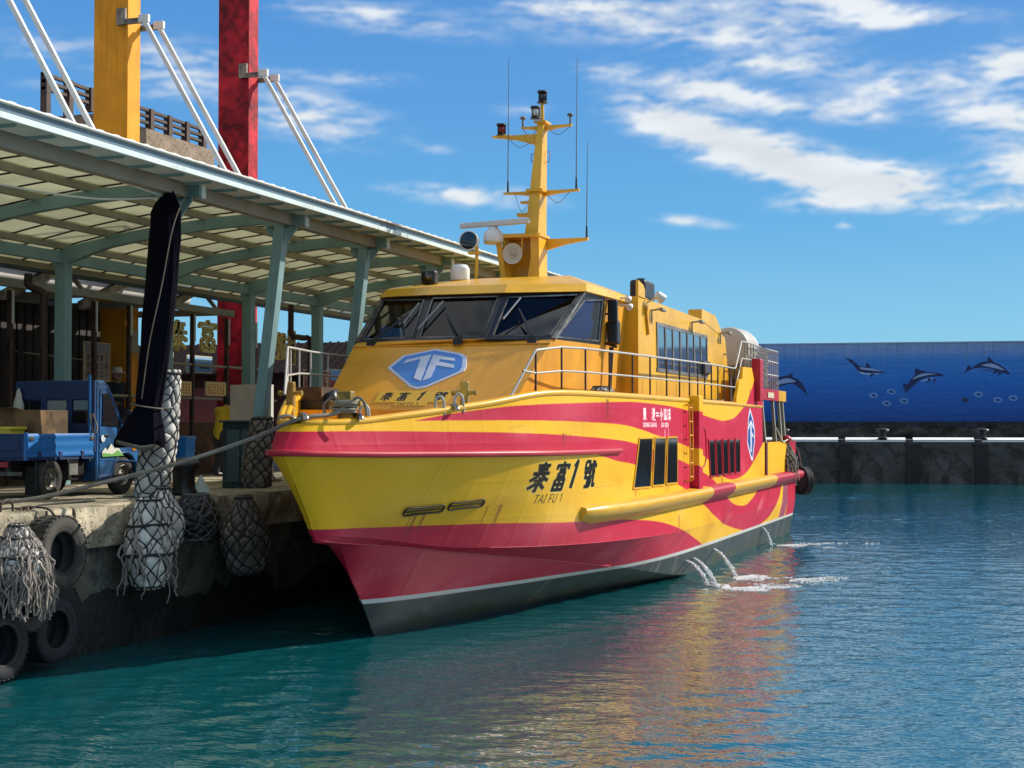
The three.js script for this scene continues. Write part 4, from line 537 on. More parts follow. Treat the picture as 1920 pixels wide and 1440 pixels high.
// tall gold characters above the counter
{
  const write = (ch, z0, y0, w, h, lab) => { const t = thing('sign_character', lab, 'sign', [-17.6, y0 - h, -z0], 'gold sign characters'); for (const s of GLYPH[ch]) { const g = []; for (let i = 0; i + 3 < s.length; i += 2) g.push(beam([-17.6, y0 - s[i + 1] * h, -z0 - s[i] * w], [-17.6, y0 - s[i + 3] * h + .0005, -z0 - s[i + 2] * w], .07, .085)); part('stroke', g, M.gold, t); } };
  write('泰', 28.75, 5.3, .8, .66, 'gold upright sign character nearest the black netting'); write('富', 30.0, 5.38, .86, .7, 'gold upright sign character beside the red tower foot'); write('號', 33.6, 5.3, .6, .66, 'gold upright sign character right of the leaning column');
}
const board = (name, label, cat, x, y0, y1, z0, z1, draw, o = {}) => {
  const t = thing(name, label, cat, [x, y0, (z0 + z1) / 2], o.group); part('backing', box(x - .03, x, y0, y1, z0, z1, .006), o.frame ?? M.paper, t);
  const f = new THREE.PlaneGeometry(Math.abs(z1 - z0) - .05, y1 - y0 - .05).rotateY(Math.PI / 2).translate(x + .004, (y0 + y1) / 2, (z0 + z1) / 2); part('print', f, mat(1, 1, 1, .7, { map: canvas(256, 160, draw) }), t, { keepUV: true }); return t;
};
{
  const list = (bg, fg, n, seed) => (c, W, H) => { c.fillStyle = bg; c.fillRect(0, 0, W, H); const r = rng(seed), ks = ['泰', '富', '號', '東', '港', '小', '琉', '球']; c.strokeStyle = fg; c.lineWidth = 3; for (let i = 0; i < n; i++) for (let j = 0; j < 4; j++) glyph(c, ks[Math.floor(r() * 8)], 14 + i * (W - 24) / n, 12 + j * 36, (W - 24) / n * .75, 30); };
  board('price_board', 'cream price board with red writing left of the dividing post', 'board', -17.42, 3.66, 3.98, -28.55, -29.45, list('#d8c684', '#a8403a', 7, 1)); board('price_board', 'cream price board with red writing above the person in yellow', 'board', -17.42, 3.68, 4.0, -30.05, -30.95, list('#d8c684', '#b0402c', 6, 2));
  board('notice_poster', 'large grey notice with dark writing on the orange tower foot', 'poster', -17.75, 3.9, 4.68, -25.95, -26.85, (c, W, H) => { list('#8d8078', '#2b2422', 5, 3)(c, W, H); c.fillStyle = '#7f7a80'; c.fillRect(0, 0, W, 40); });
  board('photo_panel', 'small pale picture panel high behind the counter beside the netting', 'picture', -19.3, 4.3, 4.75, -31.3, -31.8, (c, W, H) => { c.fillStyle = '#8fa6a8'; c.fillRect(0, 0, W, H); c.fillStyle = '#c5cbc4'; c.fillRect(30, 0, 60, H); }); board('photo_panel', 'wide blue picture panel with dark boat outline behind the counter', 'picture', -19.3, 4.3, 4.72, -32.4, -33.6, (c, W, H) => { c.fillStyle = '#4f7fae'; c.fillRect(0, 0, W, H); c.fillStyle = '#7fa8cc'; c.fillRect(0, 0, W, 60); c.fillStyle = '#243850'; c.fillRect(120, 95, 110, 30); });
  board('banner', 'red banner with pale writing hanging right of the rear column', 'banner', -18.2, 3.3, 4.5, -36.4, -38.0, list('#7a2a26', '#d8b8a0', 5, 7)); board('banner', 'blue topped banner at the far end of the stalls', 'banner', -18.6, 3.4, 4.6, -38.6, -40.0, (c, W, H) => { c.fillStyle = '#8c3028'; c.fillRect(0, 0, W, H); c.fillStyle = '#5f8fc0'; c.fillRect(0, 0, W, 40); });
  board('name_strip', 'narrow upright yellow board with black writing beside the leaning column', 'sign', -17.3, 4.5, 5.35, -33.75, -34.15, (c, W, H) => { c.fillStyle = '#a5923a'; c.fillRect(0, 0, W, H); c.strokeStyle = '#15120c'; c.lineWidth = 9; glyph(c, '東', 40, 8, 170, 44); glyph(c, '港', 40, 58, 170, 44); glyph(c, '富', 40, 108, 170, 44); });
}
// low stalls behind with dark corrugated roofs
{
  const t = thing('market_stall', 'low red stall row with a dark corrugated roof at the end of the quay', 'building', [-23, QH, -48]);
  const roofM = mat(.022, .014, .014, .95, { specularIntensity: 0.2 }); part('roof', slab([[-34, 5.82, -47.6], [-14, 5.82, -47.6], [-14, 4.72, -45.2], [-34, 4.72, -45.2]], [0, .04, 0]), roofM, t); for (let i = 0; i < 66; i++) part('roof_ridge', beam([-33.9 + i * .3, 5.88, -47.6], [-33.9 + i * .3, 4.78, -45.2], .06, .04), roofM, t);
  part('wall', box(-34, -14.5, QH, 4.75, -46, -50), mat(.14, .03, .025, .8, { map: dirt }), t); part('gable', poly([-14.1, 5.8, -47.6], [-14.1, 4.7, -45.2], [-14.1, 4.7, -50]), M.darkBrown, t);
  for (let i = 0; i < 8; i++) part('shutter', box(-32 + i * 2.1, -30.4 + i * 2.1, QH + .1, 4.3, -45.94, -46, .01), [M.darkBrown, M.brown, mat(.2, .04, .03, .7), M.grey][i % 4], t);
}
// ---------------------------------------------------------------- far breakwater with its sea mural
{
  const t = new THREE.Group(); t.name = 'breakwater_wall'; t.position.set(-12.4, 0, -84.33); t.rotation.y = 6.6097 * D2R; scene.add(t); tag(t, 'long breakwater wall painted blue with leaping dolphins across the water', 'wall');
  const rd = rng(12), L0 = -60, L1 = 75;
  const mural = canvas(2048, 640, (c, W, H) => {                     // 16 m x 5 m, from -2.5 m
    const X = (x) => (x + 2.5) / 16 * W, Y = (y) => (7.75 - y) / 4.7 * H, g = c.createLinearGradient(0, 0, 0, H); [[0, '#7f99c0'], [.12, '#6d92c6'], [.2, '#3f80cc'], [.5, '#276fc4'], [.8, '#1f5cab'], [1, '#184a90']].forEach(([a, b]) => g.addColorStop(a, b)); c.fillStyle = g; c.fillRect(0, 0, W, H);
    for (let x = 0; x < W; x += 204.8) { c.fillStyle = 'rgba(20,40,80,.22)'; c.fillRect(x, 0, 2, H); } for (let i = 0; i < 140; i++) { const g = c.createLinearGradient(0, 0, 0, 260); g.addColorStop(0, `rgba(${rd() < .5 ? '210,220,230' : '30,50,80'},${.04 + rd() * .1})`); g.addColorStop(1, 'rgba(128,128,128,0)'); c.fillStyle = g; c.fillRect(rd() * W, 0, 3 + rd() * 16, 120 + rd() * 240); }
    for (let i = 0; i < 900; i++) { c.fillStyle = `rgba(${rd() < .5 ? '20,60,140' : '140,180,230'},${.04 + rd() * .08})`; c.fillRect(rd() * W, rd() * H, 30 + rd() * 160, 2 + rd() * 9); }
    const shape = (pts, col, closed = true) => { const p = new THREE.SplineCurve(pts.map(([x, y]) => new THREE.Vector2(X(x), Y(y)))).getPoints(60); c.beginPath(); p.forEach((q, i) => (i ? c.lineTo(q.x, q.y) : c.moveTo(q.x, q.y))); if (closed) { c.closePath(); c.fillStyle = col; c.fill(); } };
    const tri = (pts, col) => { c.fillStyle = col; c.beginPath(); pts.forEach(([x, y], i) => (i ? c.lineTo(X(x), Y(y)) : c.moveTo(X(x), Y(y)))); c.fill(); };
    const dk = '#26345e', gy = '#8fa6cc', wt = '#a9bcd4';
    shape([[2.5, 6.86], [2.95, 6.62], [3.2, 6.42], [3.7, 6.3], [4.2, 6.15], [4.55, 6.02], [4.2, 5.97], [3.7, 5.98], [3.2, 6.05], [2.98, 6.3], [2.8, 6.55], [2.5, 6.86]], dk); shape([[3.2, 6.34], [3.8, 6.26], [4.4, 6.08], [3.9, 6.12], [3.3, 6.22], [3.2, 6.34]], gy); shape([[3.15, 6.08], [3.6, 5.97], [4.3, 5.95], [3.8, 5.88], [3.3, 5.95], [3.15, 6.08]], wt); tri([[3.5, 6.3], [3.58, 6.66], [3.85, 6.28]], dk); tri([[3.8, 5.95], [3.75, 5.72], [4.05, 5.92]], dk); tri([[2.42, 6.93], [2.9, 6.74], [2.72, 6.58]], dk);
    shape([[5.68, 4.78], [5.85, 5.4], [6.15, 5.8], [6.6, 6.0], [7.2, 5.98], [7.68, 5.86], [7.6, 5.76], [7.1, 5.74], [6.6, 5.62], [6.25, 5.35], [5.95, 5.05], [5.68, 4.78]], dk); shape([[6.1, 5.68], [6.6, 5.93], [7.3, 5.9], [6.9, 5.84], [6.4, 5.72], [6.1, 5.6], [6.1, 5.68]], gy); shape([[6.4, 5.44], [6.9, 5.63], [7.2, 5.64], [6.7, 5.5], [6.4, 5.44]], wt); tri([[6.15, 5.85], [6.18, 6.24], [6.85, 6.02]], dk); tri([[6.88, 5.64], [6.82, 5.3], [7.05, 5.62]], dk); tri([[7.15, 5.62], [7.2, 5.3], [7.3, 5.6]], dk); tri([[5.5, 5.36], [5.9, 5.3], [5.66, 4.75]], dk);
    shape([[8.88, 5.97], [9.25, 6.3], [9.7, 6.58], [10.2, 6.6], [10.7, 6.4], [11.2, 5.88], [10.9, 5.9], [10.4, 6.1], [9.9, 6.24], [9.3, 6.2], [8.88, 5.97]], dk); shape([[9.7, 6.42], [10.3, 6.48], [10.9, 6.1], [10.4, 6.22], [9.9, 6.34], [9.7, 6.42]], gy); shape([[9.4, 6.18], [10, 6.16], [10.6, 5.98], [10.1, 6.04], [9.4, 6.18]], '#46588c'); tri([[10.0, 6.58], [10.06, 6.92], [10.4, 6.55]], dk); tri([[10.4, 6.1], [10.3, 5.85], [10.62, 6.02]], dk); tri([[10.6, 6.0], [10.52, 5.74], [10.8, 5.92]], dk); tri([[9.02, 6.44], [9.2, 6.2], [8.8, 5.93]], dk);
    shape([[-1.9, 5.5], [-1.3, 5.75], [-.7, 5.85], [-.1, 5.55], [.2, 5.1], [.3, 4.7], [-.05, 5.05], [-.5, 5.35], [-1.2, 5.2], [-1.9, 5.0], [-1.9, 5.5]], dk); shape([[-1.4, 5.5], [-.8, 5.7], [-.3, 5.5], [-.8, 5.42], [-1.4, 5.3], [-1.4, 5.5]], gy); tri([[-1.0, 5.75], [-.5, 6.02], [-.45, 5.8]], dk);
    for (const [x, y, k] of [[3.94, 4.65, 1], [4.89, 4.86, 1], [4.64, 4.17, 1], [5.58, 4.31, 1], [8.83, 4.35, 0], [9.54, 4.68, 1], [10.54, 4.35, 1], [11.35, 4.45, 1]]) { c.strokeStyle = k ? '#8aa6cc' : '#33508c'; c.fillStyle = k ? 'rgba(130,158,196,.35)' : '#39405e'; c.lineWidth = 5; c.beginPath(); c.ellipse(X(x), Y(y), 26, 18, .2, 0, 7); c.fill(); c.stroke(); for (let i = 0; i < 12; i++) { c.beginPath(); c.moveTo(X(x) + Math.cos(i * .52) * 22, Y(y) + Math.sin(i * .52) * 15); c.lineTo(X(x) + Math.cos(i * .52) * 33, Y(y) + Math.sin(i * .52) * 24); c.lineWidth = 1.5; c.stroke(); } c.fillStyle = '#23305c'; c.beginPath(); c.ellipse(X(x) + 3, Y(y) + 2, 12, 6, .3, 0, 7); c.fill(); }
  });
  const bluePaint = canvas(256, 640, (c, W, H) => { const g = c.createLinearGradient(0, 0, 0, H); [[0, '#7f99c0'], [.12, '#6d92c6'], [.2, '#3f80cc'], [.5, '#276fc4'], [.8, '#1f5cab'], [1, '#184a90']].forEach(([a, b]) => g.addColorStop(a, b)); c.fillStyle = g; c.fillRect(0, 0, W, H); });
  part('wall_core', [box(L0, L1, 2.3, 7.92, -9, -10)], M.concrete, t, { own: true });
  const dull = mat(1, 1, 1, .85, { map: mural }), dull2 = mat(1, 1, 1, .85, { map: bluePaint });
  part('coping', box(L0, L1, 7.92, 8.0, -8.93, -10.05, .01), mat(.3, .38, .5, .8), t, { own: true });
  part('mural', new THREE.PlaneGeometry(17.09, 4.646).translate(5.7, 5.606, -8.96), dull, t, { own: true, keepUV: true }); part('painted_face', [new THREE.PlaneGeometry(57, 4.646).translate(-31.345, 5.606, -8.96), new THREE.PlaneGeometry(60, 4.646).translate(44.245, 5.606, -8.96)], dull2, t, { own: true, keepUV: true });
  part('wall_foot', box(L0, L1, 2.3, 3.3, -8.6, -9), mat(.05, .06, .08, .9, { map: dirt }), t, { own: true });
  const g = new THREE.BoxGeometry(L1 - L0, .75, .5, 400, 4, 1), p = g.attributes.position; for (let i = 0; i < p.count; i++) { const n = fbm(p.getX(i) * .9, p.getY(i) * 3, 4); p.setZ(i, p.getZ(i) + (p.getZ(i) > 0 ? n * .35 : 0)); if (p.getY(i) > .3) p.setY(i, p.getY(i) + n * .35); } g.computeVertexNormals(); part('rubble_strip', g.translate((L0 + L1) / 2, 2.66, -8.2), mat(.09, .085, .08, .95, { map: dirt }), t, { own: true });
  part('apron', box(L0, L1, -3, 2.3, 0, -10), mat(.14, .15, .17, .9, { map: concreteTex }), t, { own: true });
  for (let x = -43.7; x < L1; x += 3.53) part('white_kerb', slab([[x + .22, 2.25, .04], [x + 3.36, 2.25, .04], [x + 3.36, 2.42, -.55], [x + .22, 2.42, -.55]], [0, -.06, -.02]), mat(.95, .95, .93, .6), t, { own: true });
  for (let x = -43.8; x < L1; x += 3.5) part('fender_pile', box(x + .4, x + 1.05, -2, 2.1, .02, .25, .03), M.rubber, t, { own: true });
  for (const [i, x] of [[0, -.9], [1, 4.36], [2, 9.5]]) { const b = lathe([[.0, 0], [.28, 0], [.2, .08], [.17, .35], [.34, .42], [.36, .5], [.2, .58], [0, .6]], 20), a = t.localToWorld(V(x, 2.32, -.3)); t.updateMatrixWorld(); const w = t.localToWorld(V(x, 2.34, -.28)); single('dock_bollard', b.translate(w.x, w.y, w.z), M.black, ['dark mooring bollard on the breakwater kerb just right of the ferry stern', 'dark mooring bollard on the breakwater kerb under the middle dolphin', 'low dark bollard on the breakwater kerb farthest from the ferry'][i], 'bollard', { group: 'bollards along the breakwater' }); }
}
// ---------------------------------------------------------------- water of the harbour
{
  const rd = rng(21), waves = [], A0 = 0.9;
  for (let i = 0; i < 52; i++) { const lam = .085 * Math.pow(1.056, i) * (0.9 + .2 * rd()), k = 2 * Math.PI / lam, dir = A0 + (rd() - .5) * 2.7 + (rd() < .25 ? Math.PI / 2 : 0), slope = lam < .25 ? .014 : lam < .7 ? .0165 : .011; waves.push([Math.cos(dir) * k, Math.sin(dir) * k, slope / k, rd() * 6.28, lam]); }
  const height = (x, z, cell) => { let h = 0; const wx = x + .22 * vnoise(x * .6, z * .6) + .05 * vnoise(x * 2.3, z * 2.3), wz = z + .22 * vnoise(x * .6 + 9, z * .6) + .05 * vnoise(x * 2.3 + 5, z * 2.3); for (const [kx, kz, a, ph, lam] of waves) { const fade = clamp((lam / cell - 2) / 2, 0, 1); if (fade > 0) h += a * fade * Math.sin(kx * wx + kz * wz + ph); } return h * (.75 + .6 * vnoise(x * .16, z * .21)); };
  // one sheet, finer where the harbour is seen from near the quay opposite, running out to the horizon
  const rows = [], N = 980, C = 720, near = 11;
  for (let i = 0; i <= N; i++) { const d = near * Math.pow(120 / near, i / N), row = []; for (let j = 0; j <= C; j++) { const a = -.8 + 1.02 * j / C, x = Math.sin(a) * d, z = -Math.cos(a) * d; row.push(V(x, height(x, z, Math.max(d * Math.log(120 / near) / N, d * 1.02 / C)), z)); } rows.push(row); }
  const ripple = scaled(tex(1024, 1024, (u, v) => { let h = .5; for (let i = 0; i < 26; i++) { const q = Math.floor(8 + 34 * TAB[i * 7 + 3] * TAB[i * 7 + 3] + i), w = Math.floor(q * TAB[i * 11 + 900]), e = Math.round(Math.sqrt(Math.max(1, q * q - w * w))); h += .2 * Math.sin(6.28318 * (w * u + e * v) + 6.28 * TAB[i + 40]) / Math.sqrt(q); } return h + .12 * fbm(u * 20, v * 20, 4, 20); }, false), .33);
  const water = mat(.003, .084, .098, .035, { ior: 2.3, bumpMap: ripple, bumpScale: .005 });
  const W = new THREE.Mesh(metricUV(grid(rows)), water); W.name = 'water'; tag(W, null, null, null, 'structure'); W.receiveShadow = true; scene.add(W);
  const far = []; const D = [0.01, 7]; const arc = (a0, a1, d0, d1, n, m) => { const q = []; for (let i = 0; i <= m; i++) { const d = d0 * Math.pow(d1 / d0, i / m), r = []; for (let j = 0; j <= n; j++) { const a = lerp(a0, a1, j / n); r.push(V(Math.sin(a) * d, 0, -Math.cos(a) * d)); } q.push(r); } return grid(q); };
  const Wf = new THREE.Mesh(join([arc(-.8, .22, 120, 5000, 40, 12), arc(.22, 2 * Math.PI - .8, 11, 5000, 60, 30), arc(0, 2 * Math.PI, .02, 11, 60, 6)]), mat(.003, .084, .098, .12, { ior: 2.3 })); Wf.name = 'open_water'; tag(Wf, null, null, null, 'structure'); Wf.receiveShadow = true; scene.add(Wf);
  // cooling water from the ferry's side, and the froth where it lands
  const r2 = rng(3), foamM = mat(.78, .84, .86, .5, { transmission: .35 });
  const jet = (a, b, lab) => { const L = [], d = V(b[0] - a[0], 0, b[2] - a[2]); for (let i = 0; i < 420; i++) { const t = Math.pow(r2(), .9), s = .012 + .075 * t, k = .004 + r2() * .012 * (1 - .3 * t), rise = .1 * t * (1 - t) * 4; L.push(new THREE.IcosahedronGeometry(k, 1).scale(1 + r2(), 1, 1 + r2() * 2).rotateY(r2() * 3).translate(a[0] + d.x * t + (r2() - .5) * s, Math.max(.012, a[1] * (1 - t * t) + rise * .35 + (r2() - .5) * s), a[2] + d.z * t + (r2() - .5) * s * 1.6)); } for (let s = 0; s < 3; s++) { const p = []; for (let i = 0; i <= 14; i++) { const t = i / 14, q = .01 + .06 * t; p.push([a[0] + d.x * t + (r2() - .5) * q, a[1] * (1 - t * t) + .14 * t * (1 - t) + (r2() - .5) * q * .7, a[2] + d.z * t + (r2() - .5) * q]); } L.push(tube(p, .007 + r2() * .006, 5, 42)); } return single('water_jet', L, foamM, lab, 'water jet', { group: 'cooling water jets' }); };
  jet([-6.84, .3, -30.7], [-5.93, .0, -28.75], 'white jet of cooling water nearest the bow falling from the hull'); jet([-6.84, .3, -31.4], [-5.75, .0, -28.6], 'white jet of cooling water just behind the foremost jet'); jet([-6.82, .33, -33.4], [-5.8, .0, -30.7], 'white arching jet of cooling water amidships'); jet([-6.8, .42, -39.3], [-6.5, .0, -39.2], 'white jet of cooling water nearest the stern'); 
  const froth = (x, z, dx, dz, n, lab, w) => { const L = []; for (let i = 0; i < n; i++) { const t = Math.pow(r2(), 2.2), wob = .18 * vnoise(t * 7 + x, i % 5) , px = x + dx * t + (r2() - .5) * w * (.35 + t), pz = z + dz * t + (r2() - .5) * w * (1.2 + 2.4 * t) + wob * 2; if (fbm(px * 2.2, pz * 1.4, 3) < -.12 + .3 * t) continue; L.push(new THREE.IcosahedronGeometry(1, 1).scale(.01 + r2() * r2() * .06 * (1 - t * .6), .003 + r2() * .006, .01 + r2() * r2() * .05).rotateY(r2() * 3).translate(px, height(px, pz, .1) + .002, pz)); } single('foam', L, foamM, lab, 'foam', { kind: 'stuff' }); };
  froth(-5.85, -28.65, 2.0, -.25, 2600, 'white froth spreading from the foremost jets', .5); froth(-5.75, -30.7, 1.9, -.15, 2000, 'white froth under the middle jet', .4); froth(-6.4, -39.3, 2.2, -.6, 1600, 'white froth by the ferry stern', .6);
}
// ---------------------------------------------------------------- fenders, tyres and rope on the quay edge
function netBag(name, label, cat, c, R, o = {}) {          // a bag of foam lumps in net: centre, half sizes, options
  const { top = .5, lumps = 46, nets = 10, foam = M.foam, lean = [0, 0], size = .115, seed = 1, strands = 0, group, net = M.darkRope, pw = .3 } = o;
  const t = thing(name, label, cat, [c[0], c[1] - R[1], c[2]], group), r = rng(seed * 101 + 7);
  const prof = (u) => Math.pow(Math.sin(Math.PI * clamp(.04 + .92 * u, 0, 1)), pw) * lerp(top, 1, sstep(0, .55, u));
  const pos = (th, u, k = 1) => V(c[0] + Math.cos(th) * R[0] * prof(u) * k + lean[0] * (.5 - u), c[1] + R[1] * (1 - 2 * u), c[2] + Math.sin(th) * R[2] * prof(u) * k + lean[1] * (.5 - u));
  const rows = []; for (let i = 0; i <= 20; i++) { const q = []; for (let j = 0; j <= 28; j++) q.push(pos(j / 28 * 6.2832, i / 20, .91)); rows.push(q); } part('filling', grid(rows), mat(.05, .048, .044, .95), t, { k: .5 });
  // lumps of foam bulging through the meshes of the net: one lump per mesh, the cords run along its edges
  const n = nets, dl = 6.2832 / n, K = o.twist ?? 2.6, jit = (i, j) => { const a = TAB[(((i % n) + n) % n) * 131 + (j - i) * 37 + seed * 991 + 4000], c = TAB[(((i % n) + n) % n) * 57 + (j - i) * 211 + seed * 77 + 9000]; return [(i + j) / 2 * dl + a * dl * .24, clamp((j - i) / 2 * dl / K + c * dl / K * .2, 0, 1)]; };
  const m = Math.ceil(2 * K / dl), tones = [1, .82, .66].map((k) => { const q = foam.clone(); q.color.multiplyScalar(k); return q; });
  for (let i = 0; i < n; i++) for (let d = -1; d <= m; d++) {
    const c = [jit(i, i + d), jit(i, i + d + 1), jit(i - 1, i + d), jit(i - 1, i + d + 1)].map((q) => [...q]); // corners of one mesh
    const A = jit(i, i + d), B = jit(i, i + d + 1), C = [jit(i - 1, i + d)[0], jit(i - 1, i + d)[1]], Dd = [jit(i - 1, i + d + 1)[0], jit(i - 1, i + d + 1)[1]];
    const us = [A[1], B[1], C[1], Dd[1]]; if (Math.max(...us) - Math.min(...us) < .03) continue;
    const patch = [], N = 6, ph = r() * 40, out = .07 + .08 * r(); for (let y = 0; y <= N; y++) { const row = []; for (let x = 0; x <= N; x++) { const sx = x / N, sy = y / N, th = lerp(lerp(A[0], B[0], sx), lerp(C[0], Dd[0], sx), sy), u = lerp(lerp(A[1], B[1], sx), lerp(C[1], Dd[1], sx), sy), e = Math.pow(16 * sx * (1 - sx) * sy * (1 - sy), .42); row.push(pos(th, clamp(u, 0, 1), .94 + out * e + .05 * e * fbm(sx * 3 + ph, sy * 3, 3))); } patch.push(row); }
    part('foam_lump', grid(patch), tones[Math.floor(r() * 3)], t, { k: .7 });
  }
  const L = [], line = (p) => { if (p.length > 1) L.push(tube(p, .008 + .003 * r(), 5, p.length * 4)); };
  for (let i = 0; i < n; i++) { const a = [], c = []; for (let d = 0; d <= m; d++) { const q = jit(i, i + d); a.push(pos(q[0], q[1], .985)); const w = jit(i - d, i); c.push(pos(w[0], w[1], .985)); } line(a); line(c); }
  for (const u of [.03, .97]) { const p = []; for (let j = 0; j < 14; j++) p.push(pos(j / 14 * 6.2832, u, 1.03)); L.push(tube(p, .018, 5, 42, true)); }
  if (o.straps) for (const u of o.straps) { const p = []; for (let j = 0; j < 16; j++) p.push(pos(j / 16 * 6.2832, clamp(u + .03 * (r() - .5), 0, 1), 1.06)); L.push(tube(p, .02, 5, 50, true)); }
  part('net', L, net, t);
  if (strands) { const S = []; for (let i = 0; i < strands; i++) { const th = (r() - .5) * 3.6 + .5, u0 = .02 + r() * .75; let p = pos(th, u0, 1.1); const q = [p.clone()]; for (let j = 0; j < 7; j++) { p = p.clone().add(V((r() - .45) * .07, -.035 - r() * .06, (r() - .5) * .1)); q.push(p); } S.push(tube(q, .007 + r() * .011, 5, 22)); } part('frayed_rope', S, mat(.5, .47, .46, .95, { map: dirt }), t); }
  return t;
}
function tyre(label, c, R, w, ax, o = {}) {                 // R outer radius, w width; ax: the way it faces
  const t = thing('tyre_fender', label, 'tyre', [c[0], c[1] - R, c[2]], 'old tyres hung on the quay'); const q = new THREE.Quaternion().setFromUnitVectors(V(0, 1, 0), v3(ax).clone().normalize()), M4 = new THREE.Matrix4().compose(v3(c), q, V(1, 1, 1));
  part('hole_shade', lathe([[0, -w * .3], [R * .6, -w * .3], [R * .6, -w * .28], [0, -w * .28]], 30).applyMatrix4(M4), M.black, t);  // black disc standing for the shade inside the tyre hole
  const ri = R * .56, prof = [[ri, -w * .3], [ri + .02, -w * .42], [R * .72, -w * .52], [R * .88, -w * .5], [R * .965, -w * .42], [R * .985, -w * .2], [R * .985, w * .2], [R * .965, w * .42], [R * .88, w * .5], [R * .72, w * .52], [ri + .02, w * .42], [ri, w * .3], [ri * 1.08, w * .2], [R * .86, 0], [ri * 1.08, -w * .2], [ri, -w * .3]];
  part('tyre', lathe(prof, 48).applyMatrix4(M4), o.mat ?? M.rubber, t); const L = [], n = 34; for (let i = 0; i < n; i++) for (const s of [-1, 1]) L.push(box(R * .955, R * 1.0, s * w * .12, s * w * .47, -.5 * R * 4.2 / n, .5 * R * 4.2 / n, .004).rotateY(i / n * 6.2832 + (s > 0 ? .09 : 0))); part('tread', L.map((g) => g.applyMatrix4(M4)), o.mat ?? M.rubber, t); part('bead', lathe([[ri, w * .42], [ri + .03, w * .46], [ri + .05, w * .45], [ri + .03, w * .4]], 40).applyMatrix4(M4), M.rubber, t); if (o.hang) part('hanging_rope', o.hang.map((p) => tube(p, .014, 6, 16)), M.darkRope, t); return t;
}
const greyRubber = mat(.07, .068, .064, .85, { map: dirt }), blueRubber = mat(.012, .016, .03, .8, { map: dirt });
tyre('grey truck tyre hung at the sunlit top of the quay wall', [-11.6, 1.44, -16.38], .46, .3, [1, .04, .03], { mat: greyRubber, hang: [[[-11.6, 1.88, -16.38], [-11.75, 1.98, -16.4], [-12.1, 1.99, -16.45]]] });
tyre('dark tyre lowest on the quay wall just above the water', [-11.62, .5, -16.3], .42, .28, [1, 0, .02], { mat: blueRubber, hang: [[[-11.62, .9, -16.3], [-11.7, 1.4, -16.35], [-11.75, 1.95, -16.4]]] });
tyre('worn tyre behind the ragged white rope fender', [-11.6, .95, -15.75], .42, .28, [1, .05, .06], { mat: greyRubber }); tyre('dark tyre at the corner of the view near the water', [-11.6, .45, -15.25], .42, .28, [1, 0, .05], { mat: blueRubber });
const pale = mat(.72, .71, .68, .85, { map: grime });
netBag('net_fender', 'ragged white rope fender with frayed strands by the sunlit tyre', 'fender', [-11.52, 1.42, -15.52], [.3, .43, .38], { seed: 1, strands: 330, foam: pale, straps: [.2, .45], group: 'net fenders hung along the quay' });
netBag('net_fender', 'pale net fender hanging lowest in shade at the shadow edge', 'fender', [-11.5, 1.42, -18.35], [.27, .62, .42], { seed: 2, strands: 34, foam: pale, nets: 9, twist: 3.6, straps: [.3, .62], group: 'net fenders hung along the quay', top: .8 });
netBag('net_fender', 'smaller pale net fender tucked behind the hanging one below the netted column', 'fender', [-11.65, 1.7, -18.95], [.27, .46, .36], { seed: 3, foam: pale, group: 'net fenders hung along the quay', size: .13 });
netBag('net_fender', 'brownish net fender hanging beside the ferry bow', 'fender', [-11.45, 1.36, -20.95], [.3, .6, .52], { seed: 4, twist: 3.4, foam: mat(.36, .33, .29, .9, { map: dirt }), top: .55, lean: [0, .12], group: 'net fenders hung along the quay' });
netBag('net_fender', 'dark netted ball half hidden in the shade between the fenders', 'fender', [-11.6, 1.7, -19.75], [.32, .34, .42], { seed: 5, lumps: 26, foam: M.black, net: mat(.12, .12, .11, .9), top: .8, group: 'net fenders hung along the quay' });
netBag('netted_column_guard', 'sunlit white column guard wrapped in net beside the black netting', 'fender', [-12.33, 2.86, -19.94], [.27, .98, .26], { seed: 6, twist: 7, foam: pale, top: .8, lean: [.3, 0], size: .1, pw: .12, nets: 8 });
netBag('netted_column_guard', 'netted column guard at the foot of the column by the bow', 'fender', [-12.55, 2.55, -23.4], [.25, .62, .25], { seed: 7, twist: 5, foam: mat(.4, .37, .33, .9, { map: dirt }), top: .86, lean: [.14, 0], size: .1, pw: .14, nets: 8 });
